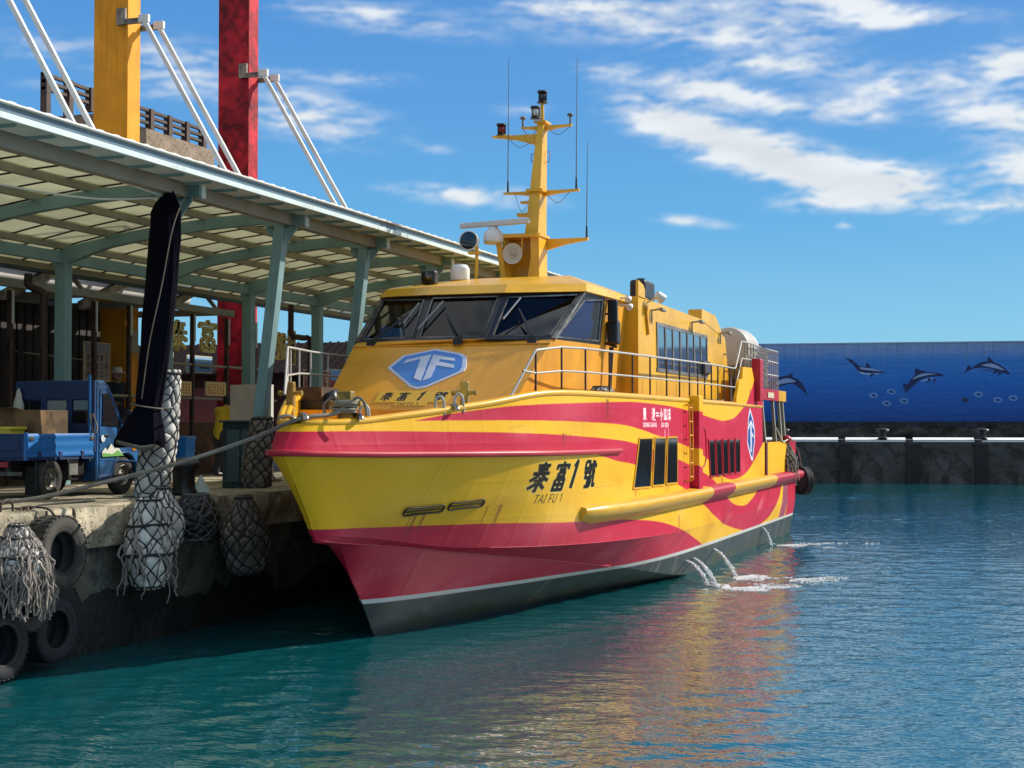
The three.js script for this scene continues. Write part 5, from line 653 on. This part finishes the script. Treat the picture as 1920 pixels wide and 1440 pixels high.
// furled black netting tied to the first column
{
  const t = thing('furled_netting', 'long roll of black shade netting tied to the first leaning column', 'netting', [-12.3, 2.75, -19.6]), r = rng(8);
  const sec = [[6.42, -12.05, .04], [6.34, -12.06, .09], [6.22, -12.09, .17], [6.1, -12.11, .22], [5.7, -12.12, .225], [5.1, -12.17, .22], [4.5, -12.25, .22], [3.9, -12.31, .21], [3.5, -12.37, .2], [3.28, -12.4, .175], [3.18, -12.43, .21], [2.98, -12.48, .29], [2.8, -12.52, .35], [2.72, -12.54, .34]], rows = [];
  for (const [y, x, w] of sec) { const q = []; for (let j = 0; j <= 40; j++) { const a = j / 40 * 6.2832, f = 1 + .09 * Math.sin(a * 7 + y * 1.3) + .06 * Math.sin(a * 13 - y * 2) + .05 * vnoise(a * 3, y * 3); q.push(V(x + .14 + Math.cos(a) * w * f, y + .03 * Math.sin(a * 5), -19.5 + Math.sin(a) * w * .8 * f)); } rows.push(q); }
  part('roll', grid(rows), M.tarp, t); part('tie', [tube(Array.from({ length: 16 }, (_, j) => [-12.27 + Math.cos(j / 16 * 6.2832) * .23, 3.3 - .04 * Math.cos(j / 16 * 6.28), -19.5 + Math.sin(j / 16 * 6.2832) * .2]), .011, 6, 60, true), tube([[-12.2, 3.26, -19.6], [-12.05, 3.27, -19.75], [-12.12, 3.3, -20.1]], .01, 6, 20)], M.rope, t);
  for (const g of [tube([[-11.7, 6.5, -19.7], [-11.72, 5.9, -19.3], [-11.88, 5.0, -19.24], [-12.06, 4.2, -19.22], [-12.22, 3.4, -19.28]], .009, 5, 40), tube([[-12.05, 6.36, -19.62], [-11.98, 6.5, -19.6], [-11.92, 6.56, -19.6]], .016, 6, 20)]) part('hoist_line', g, M.rope, t); part('tail', tube([[-12.6, 2.78, -19.25], [-12.36, 2.74, -19.15], [-12.16, 2.7, -19.2], [-12.0, 2.72, -19.25]], .03, 6, 24), mat(.12, .12, .09, .9), t);
}
// mooring line from the bow to the quay, rope turns on the bollard
single('mooring_line', [tube([[-8.66, 3.24, -18.5], [-8.75, 3.16, -18.3], [-9.03, 3.1, -17.92], [-9.6, 2.85, -17.75], [-10.6, 2.52, -17.55], [-11.6, 2.26, -17.3], [-12.3, 2.08, -17.0], [-12.9, 1.99, -16.6], [-13.0, 1.975, -16.2], [-12.9, 1.975, -14], [-12.8, 1.98, -12]], .027, 8, 200), ...[0, 1, 2, 3].map((i) => new THREE.TorusGeometry(.035, .012, 6, 14).rotateY(1.2).translate(-12.84 - i * .012, 1.995, -16.64 + i * .02))], M.rope, 'thick grey mooring line running from the ferry bow down to the quay', 'rope');
single('rope_coil', [0, 1, 2, 3, 4].map((i) => new THREE.TorusGeometry(.14 + .012 * (i % 2), .024, 8, 30).rotateX(Math.PI / 2 + .12 * Math.sin(i * 2)).translate(-8.7 + .01 * i, 3.2 + i * .035, -18.58)), mat(.5, .48, .4, .95, { map: dirt }), 'pale rope wound round the bow bollard', 'rope');
single('rope_tail', [tube([[-8.55, 3.36, -18.55], [-8.45, 3.38, -18.5], [-8.36, 3.3, -18.48], [-8.33, 3.15, -18.48]], .02, 6, 30), tube([[-8.85, 3.4, -18.55], [-8.98, 3.28, -18.55], [-8.95, 3.12, -18.55]], .02, 6, 24)], M.rope, 'loose rope ends hanging off the bow bollard', 'rope');
single('deck_line', tube([[-12.4, 1.975, -18.4], [-12.5, 1.965, -17.4], [-12.25, 1.968, -16.6], [-12.6, 1.968, -15]], .014, 6, 60), M.darkRope, 'thin dark line lying along the quay edge', 'line');
// things standing on the ferry
{
  const lr = thing('liferaft_canister', 'large beige round liferaft canister on the upper aft deck', 'liferaft', [-7.35, 4.3, -38.5]), Mx = new THREE.Matrix4().makeTranslation(-7.3, 4.96, -38.6);
  part('shell', toZ(lathe([[0, -.8], [.42, -.8], [.485, -.77], [.5, -.7], [.5, .7], [.485, .77], [.42, .8], [0, .8]], 44)).applyMatrix4(Mx), mat(.62, .55, .46, .5, { map: grime }), lr); for (const z of [-.5, -.25, 0, .25, .5]) part('band', toZ(lathe([[.5, z - .05], [.515, z - .045], [.515, z + .045], [.5, z + .05]], 44)).applyMatrix4(Mx), M.white, lr); part('cradle', [box(-7.75, -6.85, 4.0, 4.5, -38.1, -38.2), box(-7.75, -6.85, 4.0, 4.5, -39.0, -39.1)], M.steel, lr);
  netBag('deck_fender', 'black and white netted fender lying on the side deck under the mirror', 'fender', [-7.02, 3.42, -25.2], [.22, .26, .6], { seed: 11, lumps: 30, size: .09, top: .9, foam: mat(.3, .3, .3, .9), group: 'fenders on the ferry' });
  netBag('deck_fender', 'netted bundle hanging over the stern quarter of the ferry', 'fender', [-6.66, 2.1, -42.7], [.3, .46, .42], { seed: 12, lumps: 40, foam: mat(.3, .27, .23, .9, { map: dirt }), strands: 30, group: 'fenders on the ferry' });
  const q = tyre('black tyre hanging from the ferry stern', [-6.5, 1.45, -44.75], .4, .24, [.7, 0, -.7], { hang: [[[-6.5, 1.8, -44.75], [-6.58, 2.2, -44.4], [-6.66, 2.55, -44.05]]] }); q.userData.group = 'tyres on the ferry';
  single('red_buoy', new THREE.SphereGeometry(.14, 20, 14).scale(1, .8, 1).translate(-6.62, 2.66, -42.5), M.red, 'small red float on the stern bulwark', 'float'); single('stern_rope', tube([[-6.64, 3.0, -40.8], [-6.58, 2.75, -41.2], [-6.6, 2.6, -41.8], [-6.56, 2.65, -42.4]], .02, 6, 30), mat(.5, .55, .4, .9), 'greenish rope draped along the stern bulwark', 'rope'); single('stern_rope', tube([[-6.62, 2.7, -43.2], [-6.5, 2.3, -43.9], [-6.52, 1.85, -44.6]], .016, 6, 24), M.rope, 'pale rope running down to the tyre at the stern', 'rope');
  single('deck_box', box(-7.1, -6.8, 3.27, 3.6, -33.6, -34.3, .03), M.grey, 'grey box on the side deck behind the rail', 'box'); single('water_bottle', lathe([[0, 0], [.08, 0], [.085, .22], [.03, .3], [.03, .34], [0, .34]], 16).translate(-6.85, 3.27, -34.7), M.white, 'white plastic can on the side deck by the step of the rail', 'can');
}
// ---------------------------------------------------------------- on the quay: truck and goods
{
  const t = thing('pickup_truck', 'small blue flatbed truck parked along the quay under the canopy', 'truck', [-14.27, QH, -20]);
  const x1 = -13.56, x0 = -14.98, xm = (x0 + x1) / 2;
  const outline = [[-20.17, 2.2], [-20.17, 3.58], [-20.21, 3.67], [-20.34, 3.69], [-20.46, 3.62], [-20.68, 3.32], [-20.92, 3.0], [-21.1, 2.88], [-21.24, 2.76], [-21.3, 2.6], [-21.3, 2.34]]; for (let i = 0; i <= 12; i++) { const a = Math.PI * (1 - i / 12); outline.push([-20.94 + .335 * Math.cos(a), 2.26 + .335 * Math.sin(a)]); } outline.push([-20.58, 2.2]);
  const tb = mat(.02, .15, .44, .4, { map: dirt }); part('cab', plate(outline, x1 - x0 - .04, [x1 - .02, 0, 0], [0, 0, 1], [0, 1, 0], .02), tb, t);
  part('arch_lip', tube(Array.from({ length: 13 }, (_, i) => [x1 + .002, 2.26 + .34 * Math.sin(Math.PI * i / 12), -20.94 + .34 * Math.cos(Math.PI * i / 12)]), .012, 6, 40), tb, t); part('body_crease', beam([x1 + .001, 2.5, -20.22], [x1 + .001, 2.46, -21.26], .012, .02), tb, t); part('sill', box(x1 - .03, x1 + .012, 2.2, 2.26, -20.2, -20.56, .008), M.darkBlue, t); part('side_lamp', box(x1 - .01, x1 + .015, 2.62, 2.68, -21.12, -21.22, .008), mat(.6, .2, .02, .3), t); part('roof_gutter', tube([[x1 + .0, 3.58, -20.2], [x1, 3.66, -20.26], [x1, 3.66, -20.38], [x1, 3.56, -20.5], [x1, 3.05, -20.86]], .009, 5, 50, false, .1), M.darkBlue, t);
  for (const z of [-18.7, -19.2, -19.75]) { part('side_hinge', box(x1, x1 + .022, 2.54, 2.64, z, z - .07, .006), M.darkBlue, t); part('rope_hook', tube([[x1, 2.53, z - .2], [x1 + .03, 2.5, z - .2], [x1 + .03, 2.47, z - .2]], .007, 5, 10), M.steel, t); } part('side_latch', box(x1 + .0, x1 + .02, 2.8, 2.86, -18.5, -18.6, .006), M.steel, t); part('side_latch', box(x1 + .0, x1 + .02, 2.8, 2.86, -19.98, -20.06, .006), M.steel, t); part('fuel_tank', box(x1 - .42, x1 - .14, 2.26, 2.5, -19.84, -20.12, .04), M.black, t); part('mud_flap', box(x1 - .22, x1 - .02, 2.02, 2.42, -18.72, -18.735), M.rubber, t); part('tail_bar', box(x0 + .1, x1 - .1, 2.3, 2.36, -18.46, -18.5, .01), M.steel, t);
  const wn = (pts, x) => plate(pts, .012, [x, 0, 0], [0, 0, 1], [0, 1, 0]), sideWin = [[-20.29, 3.02], [-20.31, 3.5], [-20.42, 3.52], [-20.62, 3.28], [-20.8, 3.0]];
  for (const [x, n] of [[x1 + .014, 0], [x0 - .002, 1]]) { const d = part('door', [tube([[x, 2.26, -20.23], [x, 3.56, -20.23], [x, 3.58, -20.42], [x, 3.3, -20.66], [x, 2.96, -20.92], [x, 2.68, -20.92], [x, 2.62, -20.72], [x, 2.26, -20.52]].map(([a, b, c]) => [a - (n ? -.004 : .006), b, c]), .006, 5, 80, true, .1)], M.darkBlue, t); part('window', wn(sideWin, x + (n ? 0 : .004)), M.darkGlass, d); part('handle', box(x - .005, x + .02, 2.84, 2.88, -20.32, -20.44, .008), M.black, d); }
  part('emblem_sticker', [plate([[-20.28, 2.55], [-20.28, 2.62], [-20.36, 2.68], [-20.42, 2.64], [-20.52, 2.74], [-20.62, 2.66], [-20.7, 2.7], [-20.85, 2.55]].map(([z, y]) => [z, y]), .003, [x1 + .022, 0, 0], [0, 0, 1], [0, 1, 0])], mat(.6, .62, .55, .6), t, { label: 'white sticker of hills on the door' }); part('emblem_sticker', plate([[-20.28, 2.54], [-20.3, 2.6], [-20.55, 2.58], [-20.7, 2.64], [-20.86, 2.55]], .003, [x1 + .026, 0, 0], [0, 0, 1], [0, 1, 0]), mat(.12, .35, .06, .6), t); part('round_badge', toX(lathe([[0, 0], [.055, 0], [.055, .004], [0, .004]], 20)).translate(x1 + .02, 2.82, -20.3), mat(.6, .65, .7, .5), t);
  part('windscreen', poly([x0 + .12, 3.58, -20.51], [x1 - .12, 3.58, -20.51], [x1 - .08, 3.03, -20.92], [x0 + .08, 3.03, -20.92]).translate(0, .02, -.025), M.darkGlass, t); part('headlight', [box(x1 - .3, x1 - .08, 2.5, 2.65, -21.28, -21.34, .02)], M.white, t); part('headlight', [box(x0 + .08, x0 + .3, 2.5, 2.65, -21.28, -21.34, .02)], M.white, t); part('bumper', box(x0, x1, 2.22, 2.4, -21.29, -21.38, .03), M.darkBlue, t);
  // guard frame behind the cab with its three openings
  const gf = [box(x0, x1, 3.62, 3.7, -20.1, -20.14), box(x0, x1, 2.62, 3.05, -20.1, -20.14), box(x0, x1, 3.42, 3.62, -20.1, -20.14)]; for (const [a, b] of [[x0, x0 + .14], [x0 + .46, x0 + .56], [x1 - .5, x1 - .4], [x1 - .12, x1]]) gf.push(box(a, b, 3.05, 3.42, -20.1, -20.14)); part('headboard', gf, M.darkBlue, t); part('rear_window', box(x0 + .56, x1 - .5, 3.06, 3.4, -20.12, -20.13), mat(.25, .26, .24, .3), t); for (const [a, b] of [[x0 + .14, x0 + .46], [x1 - .4, x1 - .12]]) part('rear_window', box(a, b, 3.06, 3.4, -20.12, -20.13), M.darkGlass, t);
  part('stake', rod([x1 - .05, 2.62, -20.05], [x1 - .02, 3.78, -20.0], .02), M.blue, t);
  // bed with ribbed drop sides
  part('bed_floor', box(x0, x1 - .01, 2.52, 2.6, -18.46, -20.1), M.darkBlue, t);
  const rib = (z0, z1, x) => { const P = [[2.9, .0], [2.87, .012], [2.84, .012], [2.82, .002], [2.77, .0], [2.75, .007], [2.7, .007], [2.68, 0], [2.62, 0], [2.6, .01], [2.57, .01], [2.56, 0]]; const rows = [z0, z1].map((z) => [...P.map(([y, o]) => V(x + o, y, z)), ...P.slice().reverse().map(([y]) => V(x - .035, y, z)), V(x, 2.9, z)]); return [grid(rows), poly(...rows[0].slice(0, 12), V(x - .035, 2.56, z0), V(x - .035, 2.9, z0)), poly(...rows[1].slice(0, 12), V(x - .035, 2.56, z1), V(x - .035, 2.9, z1))]; };
  part('drop_side', rib(-18.46, -20.08, x1), M.blue, t); part('drop_side', rib(-18.46, -20.08, x0 + .02), M.blue, t); part('tailgate', [box(x0 + .03, x1 - .03, 2.56, 2.9, -18.42, -18.46, .006), box(x0 + .1, x1 - .1, 2.66, 2.8, -18.4, -18.425, .01)], M.darkBlue, t); part('corner_stanchion', box(x1 - .03, x1 + .01, 2.52, 2.92, -18.42, -18.47, .005), M.blue, t);
  part('chassis', [box(x0 + .3, x0 + .4, 2.36, 2.52, -18.5, -21.2), box(x1 - .4, x1 - .3, 2.36, 2.52, -18.5, -21.2), box(x0 + .2, x1 - .2, 2.2, 2.5, -19.7, -20.1)], M.black, t); part('mud_panel', box(x1 - .12, x1 - .09, 2.28, 2.54, -19.6, -19.82, .01), mat(.35, .37, .38, .6, { map: dirt }), t); part('number_plate', box(x1 - .95, x1 - .65, 2.3, 2.44, -18.43, -18.44), M.paper, t); part('tail_lamp', box(x1 - .5, x1 - .3, 2.42, 2.5, -18.42, -18.46, .01), mat(.3, .02, .02, .3), t); part('mudguard', box(x1 - .02, x1 - .04, 2.1, 2.5, -18.7, -18.72), M.black, t);
  part('mirror', [rod([x1, 3.05, -20.84], [x1 + .1, 3.12, -20.86], .012), box(x1 + .05, x1 + .16, 3.0, 3.26, -20.84, -20.88, .02)], M.black, t);
  const wheel = (x, z) => { const w = part('wheel', toX(lathe([[.16, -.07], [.2, -.085], [.26, -.08], [.285, -.06], [.29, 0], [.285, .06], [.26, .08], [.2, .085], [.16, .07], [.155, 0]], 36)).translate(x, QH + .29, z), greyRubber, t); const s = x > xm ? 1 : -1; part('rim', [toX(lathe([[0, .04], [.05, .05], [.06, .03], [.12, .02], [.15, .06], [.17, .08], [.17, -.06], [0, -.06]].map(([a, b]) => [a, b * s]), 30)).translate(x, QH + .29, z)], M.steel, w); part('wheel_nut', [0, 1, 2, 3].map((i) => toX(new THREE.CylinderGeometry(.015, .015, .03, 6)).translate(x + s * .04, QH + .29 + .06 * Math.sin(i * 1.57), z + .06 * Math.cos(i * 1.57))), M.chrome, w); };
  for (const z of [-19.06, -20.94]) { wheel(x1 - .1, z); wheel(x0 + .1, z); }
  single('rope_loop', tube([[x1 - .02, 3.2, -20.02], [x1 + .01, 2.98, -20.02], [x1 + .05, 2.9, -20.04], [x1 + .07, 3.0, -20.06], [x1 - .0, 3.2, -20.06]], .012, 6, 40), M.rope, 'loop of pale rope hanging on the truck headboard', 'rope');
  const bag = new THREE.SphereGeometry(1, 16, 14), bp = bag.attributes.position; for (let i = 0; i < bp.count; i++) { const y = bp.getY(i); bp.setXYZ(i, bp.getX(i) * .1 * (1.1 - .5 * y) * (1 + .15 * Math.sin(i)), y * .3, bp.getZ(i) * .06 * (1.1 - .5 * y)); } bag.computeVertexNormals(); single('work_gloves', bag.scale(.75, .85, .75).translate(x0 + .1, 3.34, -20.04), M.foam, 'pale cloth bundle hanging at the left of the truck headboard', 'cloth');
  const bx = thing('cardboard_box', 'brown cardboard box on the truck bed in front of the headboard', 'box', [-14.3, 2.6, -19.2]); part('carton', box(-14.85, -13.68, 2.6, 3.24, -18.9, -19.6, .006), M.cardboard, bx); part('flap', [slab([[-14.85, 3.24, -18.9], [-13.95, 3.24, -18.9], [-13.97, 3.27, -18.76], [-14.83, 3.27, -18.76]], [0, .006, 0])], M.cardboard, bx); part('tape', box(-14.3, -14.24, 3.24, 3.243, -18.9, -19.6), M.beige, bx);
  const cr = thing('yellow_crate', 'yellow plastic crate with pale lining at the tail of the truck bed', 'crate', [-14.4, 2.6, -18.68]); part('crate', [box(-14.7, -13.9, 2.6, 2.98, -18.52, -18.54), box(-14.7, -13.9, 2.6, 2.98, -18.84, -18.86), box(-14.7, -14.68, 2.6, 2.98, -18.54, -18.84), box(-13.92, -13.9, 2.6, 2.98, -18.54, -18.84), box(-14.74, -13.86, 2.96, 3.0, -18.5, -18.53, .005), box(-13.9, -13.86, 2.96, 3.0, -18.53, -18.87, .005)], mat(.7, .55, .05, .5), cr); part('lining', box(-14.66, -13.94, 2.62, 2.94, -18.56, -18.82), M.paper, cr);
}
{
  const bin = (x, z, lab, m) => { const t = thing('waste_bin', lab, 'bin', [x, QH, z], 'blue bins beside the counter'); const rows = [[.14, 0], [.18, .8]].map(([w, y]) => [V(x - w, QH + y, z - w), V(x + w, QH + y, z - w), V(x + w, QH + y, z + w), V(x - w, QH + y, z + w), V(x - w, QH + y, z - w)]); part('tub', toCreasedNormals(grid(rows), .3), m, t); part('lid', [box(x - .2, x + .2, QH + .8, QH + .86, z - .2, z + .2, .03), rod([x + .2, QH + .84, z - .12], [x + .2, QH + .84, z + .12], .015)], m, t); part('rim', box(x - .185, x + .185, QH + .55, QH + .59, z - .185, z + .185, .01), m, t); for (const k of [-1, 1]) part('wheel', toZ(lathe([[0, -.03], [.09, -.03], [.09, .03], [0, .03]], 16)).translate(x - .12, QH + .1, z + k * .15), M.black, t); };
  bin(-16.95, -27.6, 'dark blue lidded bin standing behind the netted column guard', mat(.008, .05, .2, .45)); bin(-16.4, -27.4, 'bright blue bin beside the dark blue one', mat(.02, .2, .65, .4));
  const pb = thing('partition_board', 'plain beige board standing upright between the rear columns', 'board', [-14.15, QH, -26.4]); part('sheet', box(-14.72, -13.86, QH + .05, 3.8, -26.3, -26.36, .006), mat(.6, .5, .43, .7, { map: grime }), pb); part('foot', [box(-14.57, -14.42, QH, QH + .05, -26.1, -26.6), box(-13.92, -13.77, QH, QH + .05, -26.1, -26.6)], M.steel, pb); part('edge_strip', box(-13.86, -13.83, QH + .05, 3.8, -26.28, -26.38), M.white, pb);
  const gb = thing('control_cabinet', 'dark green steel control cabinet on the quay beside the bow', 'cabinet', [-12.85, QH, -23.75]); part('cabinet', box(-13.3, -12.6, QH, QH + 1.12, -23.5, -24.0, .02), mat(.03, .06, .065, .5, { map: dirt }), gb); part('door', box(-13.2, -12.95, QH + .1, QH + 1.0, -23.47, -23.5, .008), mat(.05, .09, .1, .5), gb); part('door', box(-12.93, -12.7, QH + .1, QH + 1.0, -23.47, -23.5, .008), mat(.05, .09, .1, .5), gb); part('lid', box(-13.35, -12.6, QH + 1.12, QH + 1.16, -23.46, -24.04, .01), mat(.03, .05, .055, .5), gb); part('handle', box(-12.96, -12.94, QH + .5, QH + .62, -23.46, -23.445), M.chrome, gb);
  single('quay_bollard', lathe([[0, 0], [.22, 0], [.2, .06], [.17, .12], [.165, .34], [.24, .42], [.25, .5], [.18, .56], [0, .58]], 24).translate(-12.4, QH, -20.75), M.black, 'squat black iron bollard between the netted column and the bow', 'bollard');
  const g = new THREE.ConeGeometry(.17, .3, 14, 5), p = g.attributes.position; for (let i = 0; i < p.count; i++) { const n = 1 + .2 * vnoise(p.getX(i) * 14, p.getZ(i) * 14 + p.getY(i) * 8); p.setX(i, p.getX(i) * n); p.setZ(i, p.getZ(i) * n); } g.computeVertexNormals(); single('plastic_bag', g.translate(-12.6, QH + .15, -21.6), mat(.5, .62, .6, .5, { transmission: .3 }), 'pale green plastic bag left on the quay near the bow', 'bag');
  single('handcart', [rod([-13.6, QH + .9, -24.4], [-13.0, QH + .1, -24.6], .018), rod([-13.55, QH + .9, -24.7], [-12.95, QH + .1, -24.8], .018), rod([-13.3, QH + .5, -24.45], [-13.25, QH + .5, -24.75], .015), toX(lathe([[.06, -.02], [.1, -.02], [.1, .02], [.06, .02]], 16)).translate(-13.0, QH + .1, -24.6)], M.steel, 'folded hand cart leaning behind the green cabinet', 'cart');
  single('wood_plank', box(-15.0, -13.2, QH, QH + .05, -16.2, -16.45, .01).rotateY(0), M.wood, 'long dark plank lying on the quay behind the mooring line', 'plank');
}
// ---------------------------------------------------------------- people
function flesh(bones, cell = .02, k = .03) {               // bones: [ax,ay,az, bx,by,bz, ra, rb] in metres, one smooth surface
  const lo = V(9, 9, 9), hi = V(-9, -9, -9); for (const b of bones) for (const [q, r] of [[V(b[0], b[1], b[2]), b[6]], [V(b[3], b[4], b[5]), b[7]]]) { lo.min(q.clone().addScalar(-r - .05)); hi.max(q.clone().addScalar(r + .05)); }
  const c = lo.clone().add(hi).multiplyScalar(.5), half = Math.max(hi.x - lo.x, hi.y - lo.y, hi.z - lo.z) / 2, n = Math.min(110, Math.ceil(2 * half / cell) + 4), mc = new MarchingCubes(n, new THREE.MeshBasicMaterial(), false, false, 120000); mc.isolation = 0;
  for (let z = 0; z < n; z++) for (let y = 0; y < n; y++) for (let x = 0; x < n; x++) {
    const px = c.x + (x - n / 2) / (n / 2) * half, py = c.y + (y - n / 2) / (n / 2) * half, pz = c.z + (z - n / 2) / (n / 2) * half; let d = 9;
    for (const b of bones) { const ux = b[3] - b[0], uy = b[4] - b[1], uz = b[5] - b[2], wx = px - b[0], wy = py - b[1], wz = pz - b[2], t = clamp((wx * ux + wy * uy + wz * uz) / (ux * ux + uy * uy + uz * uz + 1e-9), 0, 1), e = Math.hypot(wx - ux * t, wy - uy * t, wz - uz * t) - lerp(b[6], b[7], t), h = clamp(.5 + .5 * (d - e) / k, 0, 1); d = lerp(d, e, h) - k * h * (1 - h); }
    mc.field[z * n * n + y * n + x] = -d;
  }
  mc.update(); const g = new THREE.BufferGeometry(); g.setAttribute('position', new THREE.BufferAttribute(mc.positionArray.slice(0, mc.count * 3), 3)); g.setAttribute('normal', new THREE.BufferAttribute(mc.normalArray.slice(0, mc.count * 3), 3)); return metricUV(g.scale(half, half, half).translate(c.x, c.y, c.z));
}
function hand(w, f, side, curl) { const out = [], F = v3(f).clone().normalize(), S = V(F.z, 0, -F.x).normalize().multiplyScalar(side), N = F.clone().cross(S).normalize(), W = v3(w); const add = (a, b, r0, r1) => out.push([a.x, a.y, a.z, b.x, b.y, b.z, r0, r1]); add(W, W.clone().addScaledVector(F, .08), .026, .03); [-.03, -.01, .011, .03].forEach((o, i) => { const a = W.clone().addScaledVector(F, .085).addScaledVector(S, o), L = [.066, .076, .072, .056][i], b = a.clone().addScaledVector(F, L * .5).addScaledVector(N, -curl * .012), c = b.clone().addScaledVector(F, L * .5).addScaledVector(N, -curl * .03); add(a, b, .0095, .009); add(b, c, .009, .0075); }); const a = W.clone().addScaledVector(F, .03).addScaledVector(S, .028), b = a.clone().addScaledVector(F, .035).addScaledVector(S, .03), c = b.clone().addScaledVector(F, .03).addScaledVector(S, .004); add(a, b, .012, .011); add(b, c, .011, .009); return out; }
function person(label, base, turn, J, look) {
  const t = new THREE.Group(); t.name = numbered('person'); t.position.set(...base); t.rotation.y = turn; scene.add(t); tag(t, label, 'person');
  const B = (a, b, r0, r1) => [...J[a], ...J[b], r0, r1], limbs = [], headC = v3(J.head), nd = v3(J.face).clone().normalize();
  const torso = [B('hip', 'waist', .145, .125), B('waist', 'chest', .125, .15), [J.chest[0] - .11, J.chest[1] + .06, J.chest[2], J.chest[0] + .11, J.chest[1] + .06, J.chest[2], .075, .075], B('shL', 'shR', .065, .065)];
  const arm = (s) => [B('sh' + s, 'el' + s, .05, .042), B('el' + s, 'wr' + s, .042, .028)], leg = (s) => [B('hp' + s, 'kn' + s, .088, .058), B('kn' + s, 'an' + s, .058, .04)];
  const head = [[...J.chest, ...J.neck, .06, .055], [...J.neck, ...headC.toArray(), .055, .06], [...headC.clone().add(V(0, .03, 0)).addScaledVector(nd, -.015).toArray(), ...headC.clone().add(V(0, -.05, 0)).addScaledVector(nd, .03).toArray(), .098, .065], [...headC.clone().add(V(0, -.01, 0)).addScaledVector(nd, .098).toArray(), ...headC.clone().add(V(0, -.03, 0)).addScaledVector(nd, .112).toArray(), .012, .016], [...headC.clone().add(V(0, -.08, 0)).addScaledVector(nd, .07).toArray(), ...headC.clone().add(V(0, -.08, 0)).addScaledVector(nd, .075).toArray(), .03, .025]];
  const ear = V(nd.z, 0, -nd.x); for (const s of [1, -1]) head.push([...headC.clone().addScaledVector(ear, s * .092).toArray(), ...headC.clone().addScaledVector(ear, s * .096).add(V(0, -.03, 0)).toArray(), .02, .014]);
  const hands = [...hand(J.wrL, v3(J.wrL).clone().sub(v3(J.elL)), 1, .8), ...hand(J.wrR, v3(J.wrR).clone().sub(v3(J.elR)), -1, .8)];
  const whole = join([flesh([...torso, ...arm('L'), ...arm('R'), ...leg('L'), ...leg('R'), head[0], head[1]], .026, .04), flesh(head.slice(1), .0065, .02), flesh(hands.slice(0, hands.length / 2), .0045, .006), flesh(hands.slice(hands.length / 2), .0045, .006)]);
  part('body', whole, M.skin, t, { own: true, keepUV: true });
  const fat = (bs, d) => bs.map((b) => [...b.slice(0, 6), b[6] + d, b[7] + d]), cut = (b, k) => [b[0], b[1], b[2], lerp(b[0], b[3], k), lerp(b[1], b[4], k), lerp(b[2], b[5], k), b[6], lerp(b[6], b[7], k)];
  part('shirt', flesh([...fat(torso, .02), ...['L', 'R'].flatMap((s) => fat(look.long ? [arm(s)[0], cut(arm(s)[1], .92)] : [cut(arm(s)[0], .75)], .02))], .022, .035), look.shirt, t, { own: true }); part('trousers', flesh([B('hip', 'waist', .158, .13).map((v, i) => (i === 4 ? lerp(J.hip[1], J.waist[1], .45) : v)), ...['L', 'R'].flatMap((s) => fat(leg(s), .02))], .022, .035), look.trousers, t, { own: true });
  for (const s of ['L', 'R']) part('shoe', flesh([[J['an' + s][0], .06, J['an' + s][2], J['an' + s][0] + .0, .045, J['an' + s][2] + .16, .052, .042]], .012, .02), M.black, t, { own: true });
  const hair = [[...headC.clone().add(V(0, .045, 0)).addScaledVector(nd, -.025).toArray(), ...headC.clone().add(V(0, -.03, 0)).addScaledVector(nd, -.045).toArray(), .1, .085]]; part('hair', flesh(hair, .008, .02), M.hair, t, { own: true });
  for (const s of [1, -1]) part('eye', new THREE.SphereGeometry(.011, 10, 8).translate(...headC.clone().add(V(0, .012, 0)).addScaledVector(nd, .088).addScaledVector(ear, s * .034).toArray()), M.black, t, { own: true });
  part('mouth', new THREE.SphereGeometry(.02, 10, 8).scale(1, .25, .5).translate(...headC.clone().add(V(0, -.062, 0)).addScaledVector(nd, .098).toArray()), mat(.25, .08, .07, .6), t, { own: true });
  if (look.hat) { const h = part('hat', lathe([[.17, 0], [.175, .01], [.11, .03], [.1, .09], [.085, .13], [.0, .14]], 28).translate(...headC.clone().add(V(0, .055, 0)).toArray()), M.white, t, { own: true }); part('hat_band', lathe([[.107, .03], [.109, .03], [.106, .05], [.104, .05]], 28).translate(...headC.clone().add(V(0, .055, 0)).toArray()), M.grey, h, { own: true }); }
  return t;
}
person('person in a yellow shirt seen from behind, leaning with an arm raised to the head', [-16.3, QH, -28.75], 2.75, { hip: [0, .93, 0], waist: [0, 1.08, .02], chest: [0.02, 1.3, .08], neck: [.04, 1.47, .17], head: [.06, 1.57, .24], face: [.1, -.35, 1], shL: [.2, 1.38, .08], elL: [.36, 1.2, .2], wrL: [.2, 1.4, .34], shR: [-.18, 1.38, .1], elR: [-.32, 1.14, .16], wrR: [-.2, 1.02, .36], hpL: [.1, .9, 0], knL: [.11, .5, .03], anL: [.12, .09, -.02], hpR: [-.1, .9, 0], knR: [-.12, .5, .05], anR: [-.14, .09, 0] }, { shirt: M.shirtYellow, trousers: M.cloth });
person('person in dark clothes and a white sun hat standing behind the truck', [-18.5, QH + .5, -28.2], 1.0, { hip: [0, .93, 0], waist: [0, 1.08, .01], chest: [0, 1.32, .02], neck: [0, 1.5, .04], head: [0, 1.62, .06], face: [.2, -.1, 1], shL: [.19, 1.4, .02], elL: [.27, 1.14, .04], wrL: [.2, 1.02, .26], shR: [-.19, 1.4, .02], elR: [-.27, 1.14, .04], wrR: [-.14, 1.05, .26], hpL: [.1, .9, 0], knL: [.1, .5, .02], anL: [.1, .09, -.02], hpR: [-.1, .9, 0], knR: [-.1, .5, .02], anR: [-.1, .09, -.02] }, { shirt: mat(.02, .03, .05, .9), trousers: M.cloth, hat: true, long: true });

renderer.render(scene, camera);
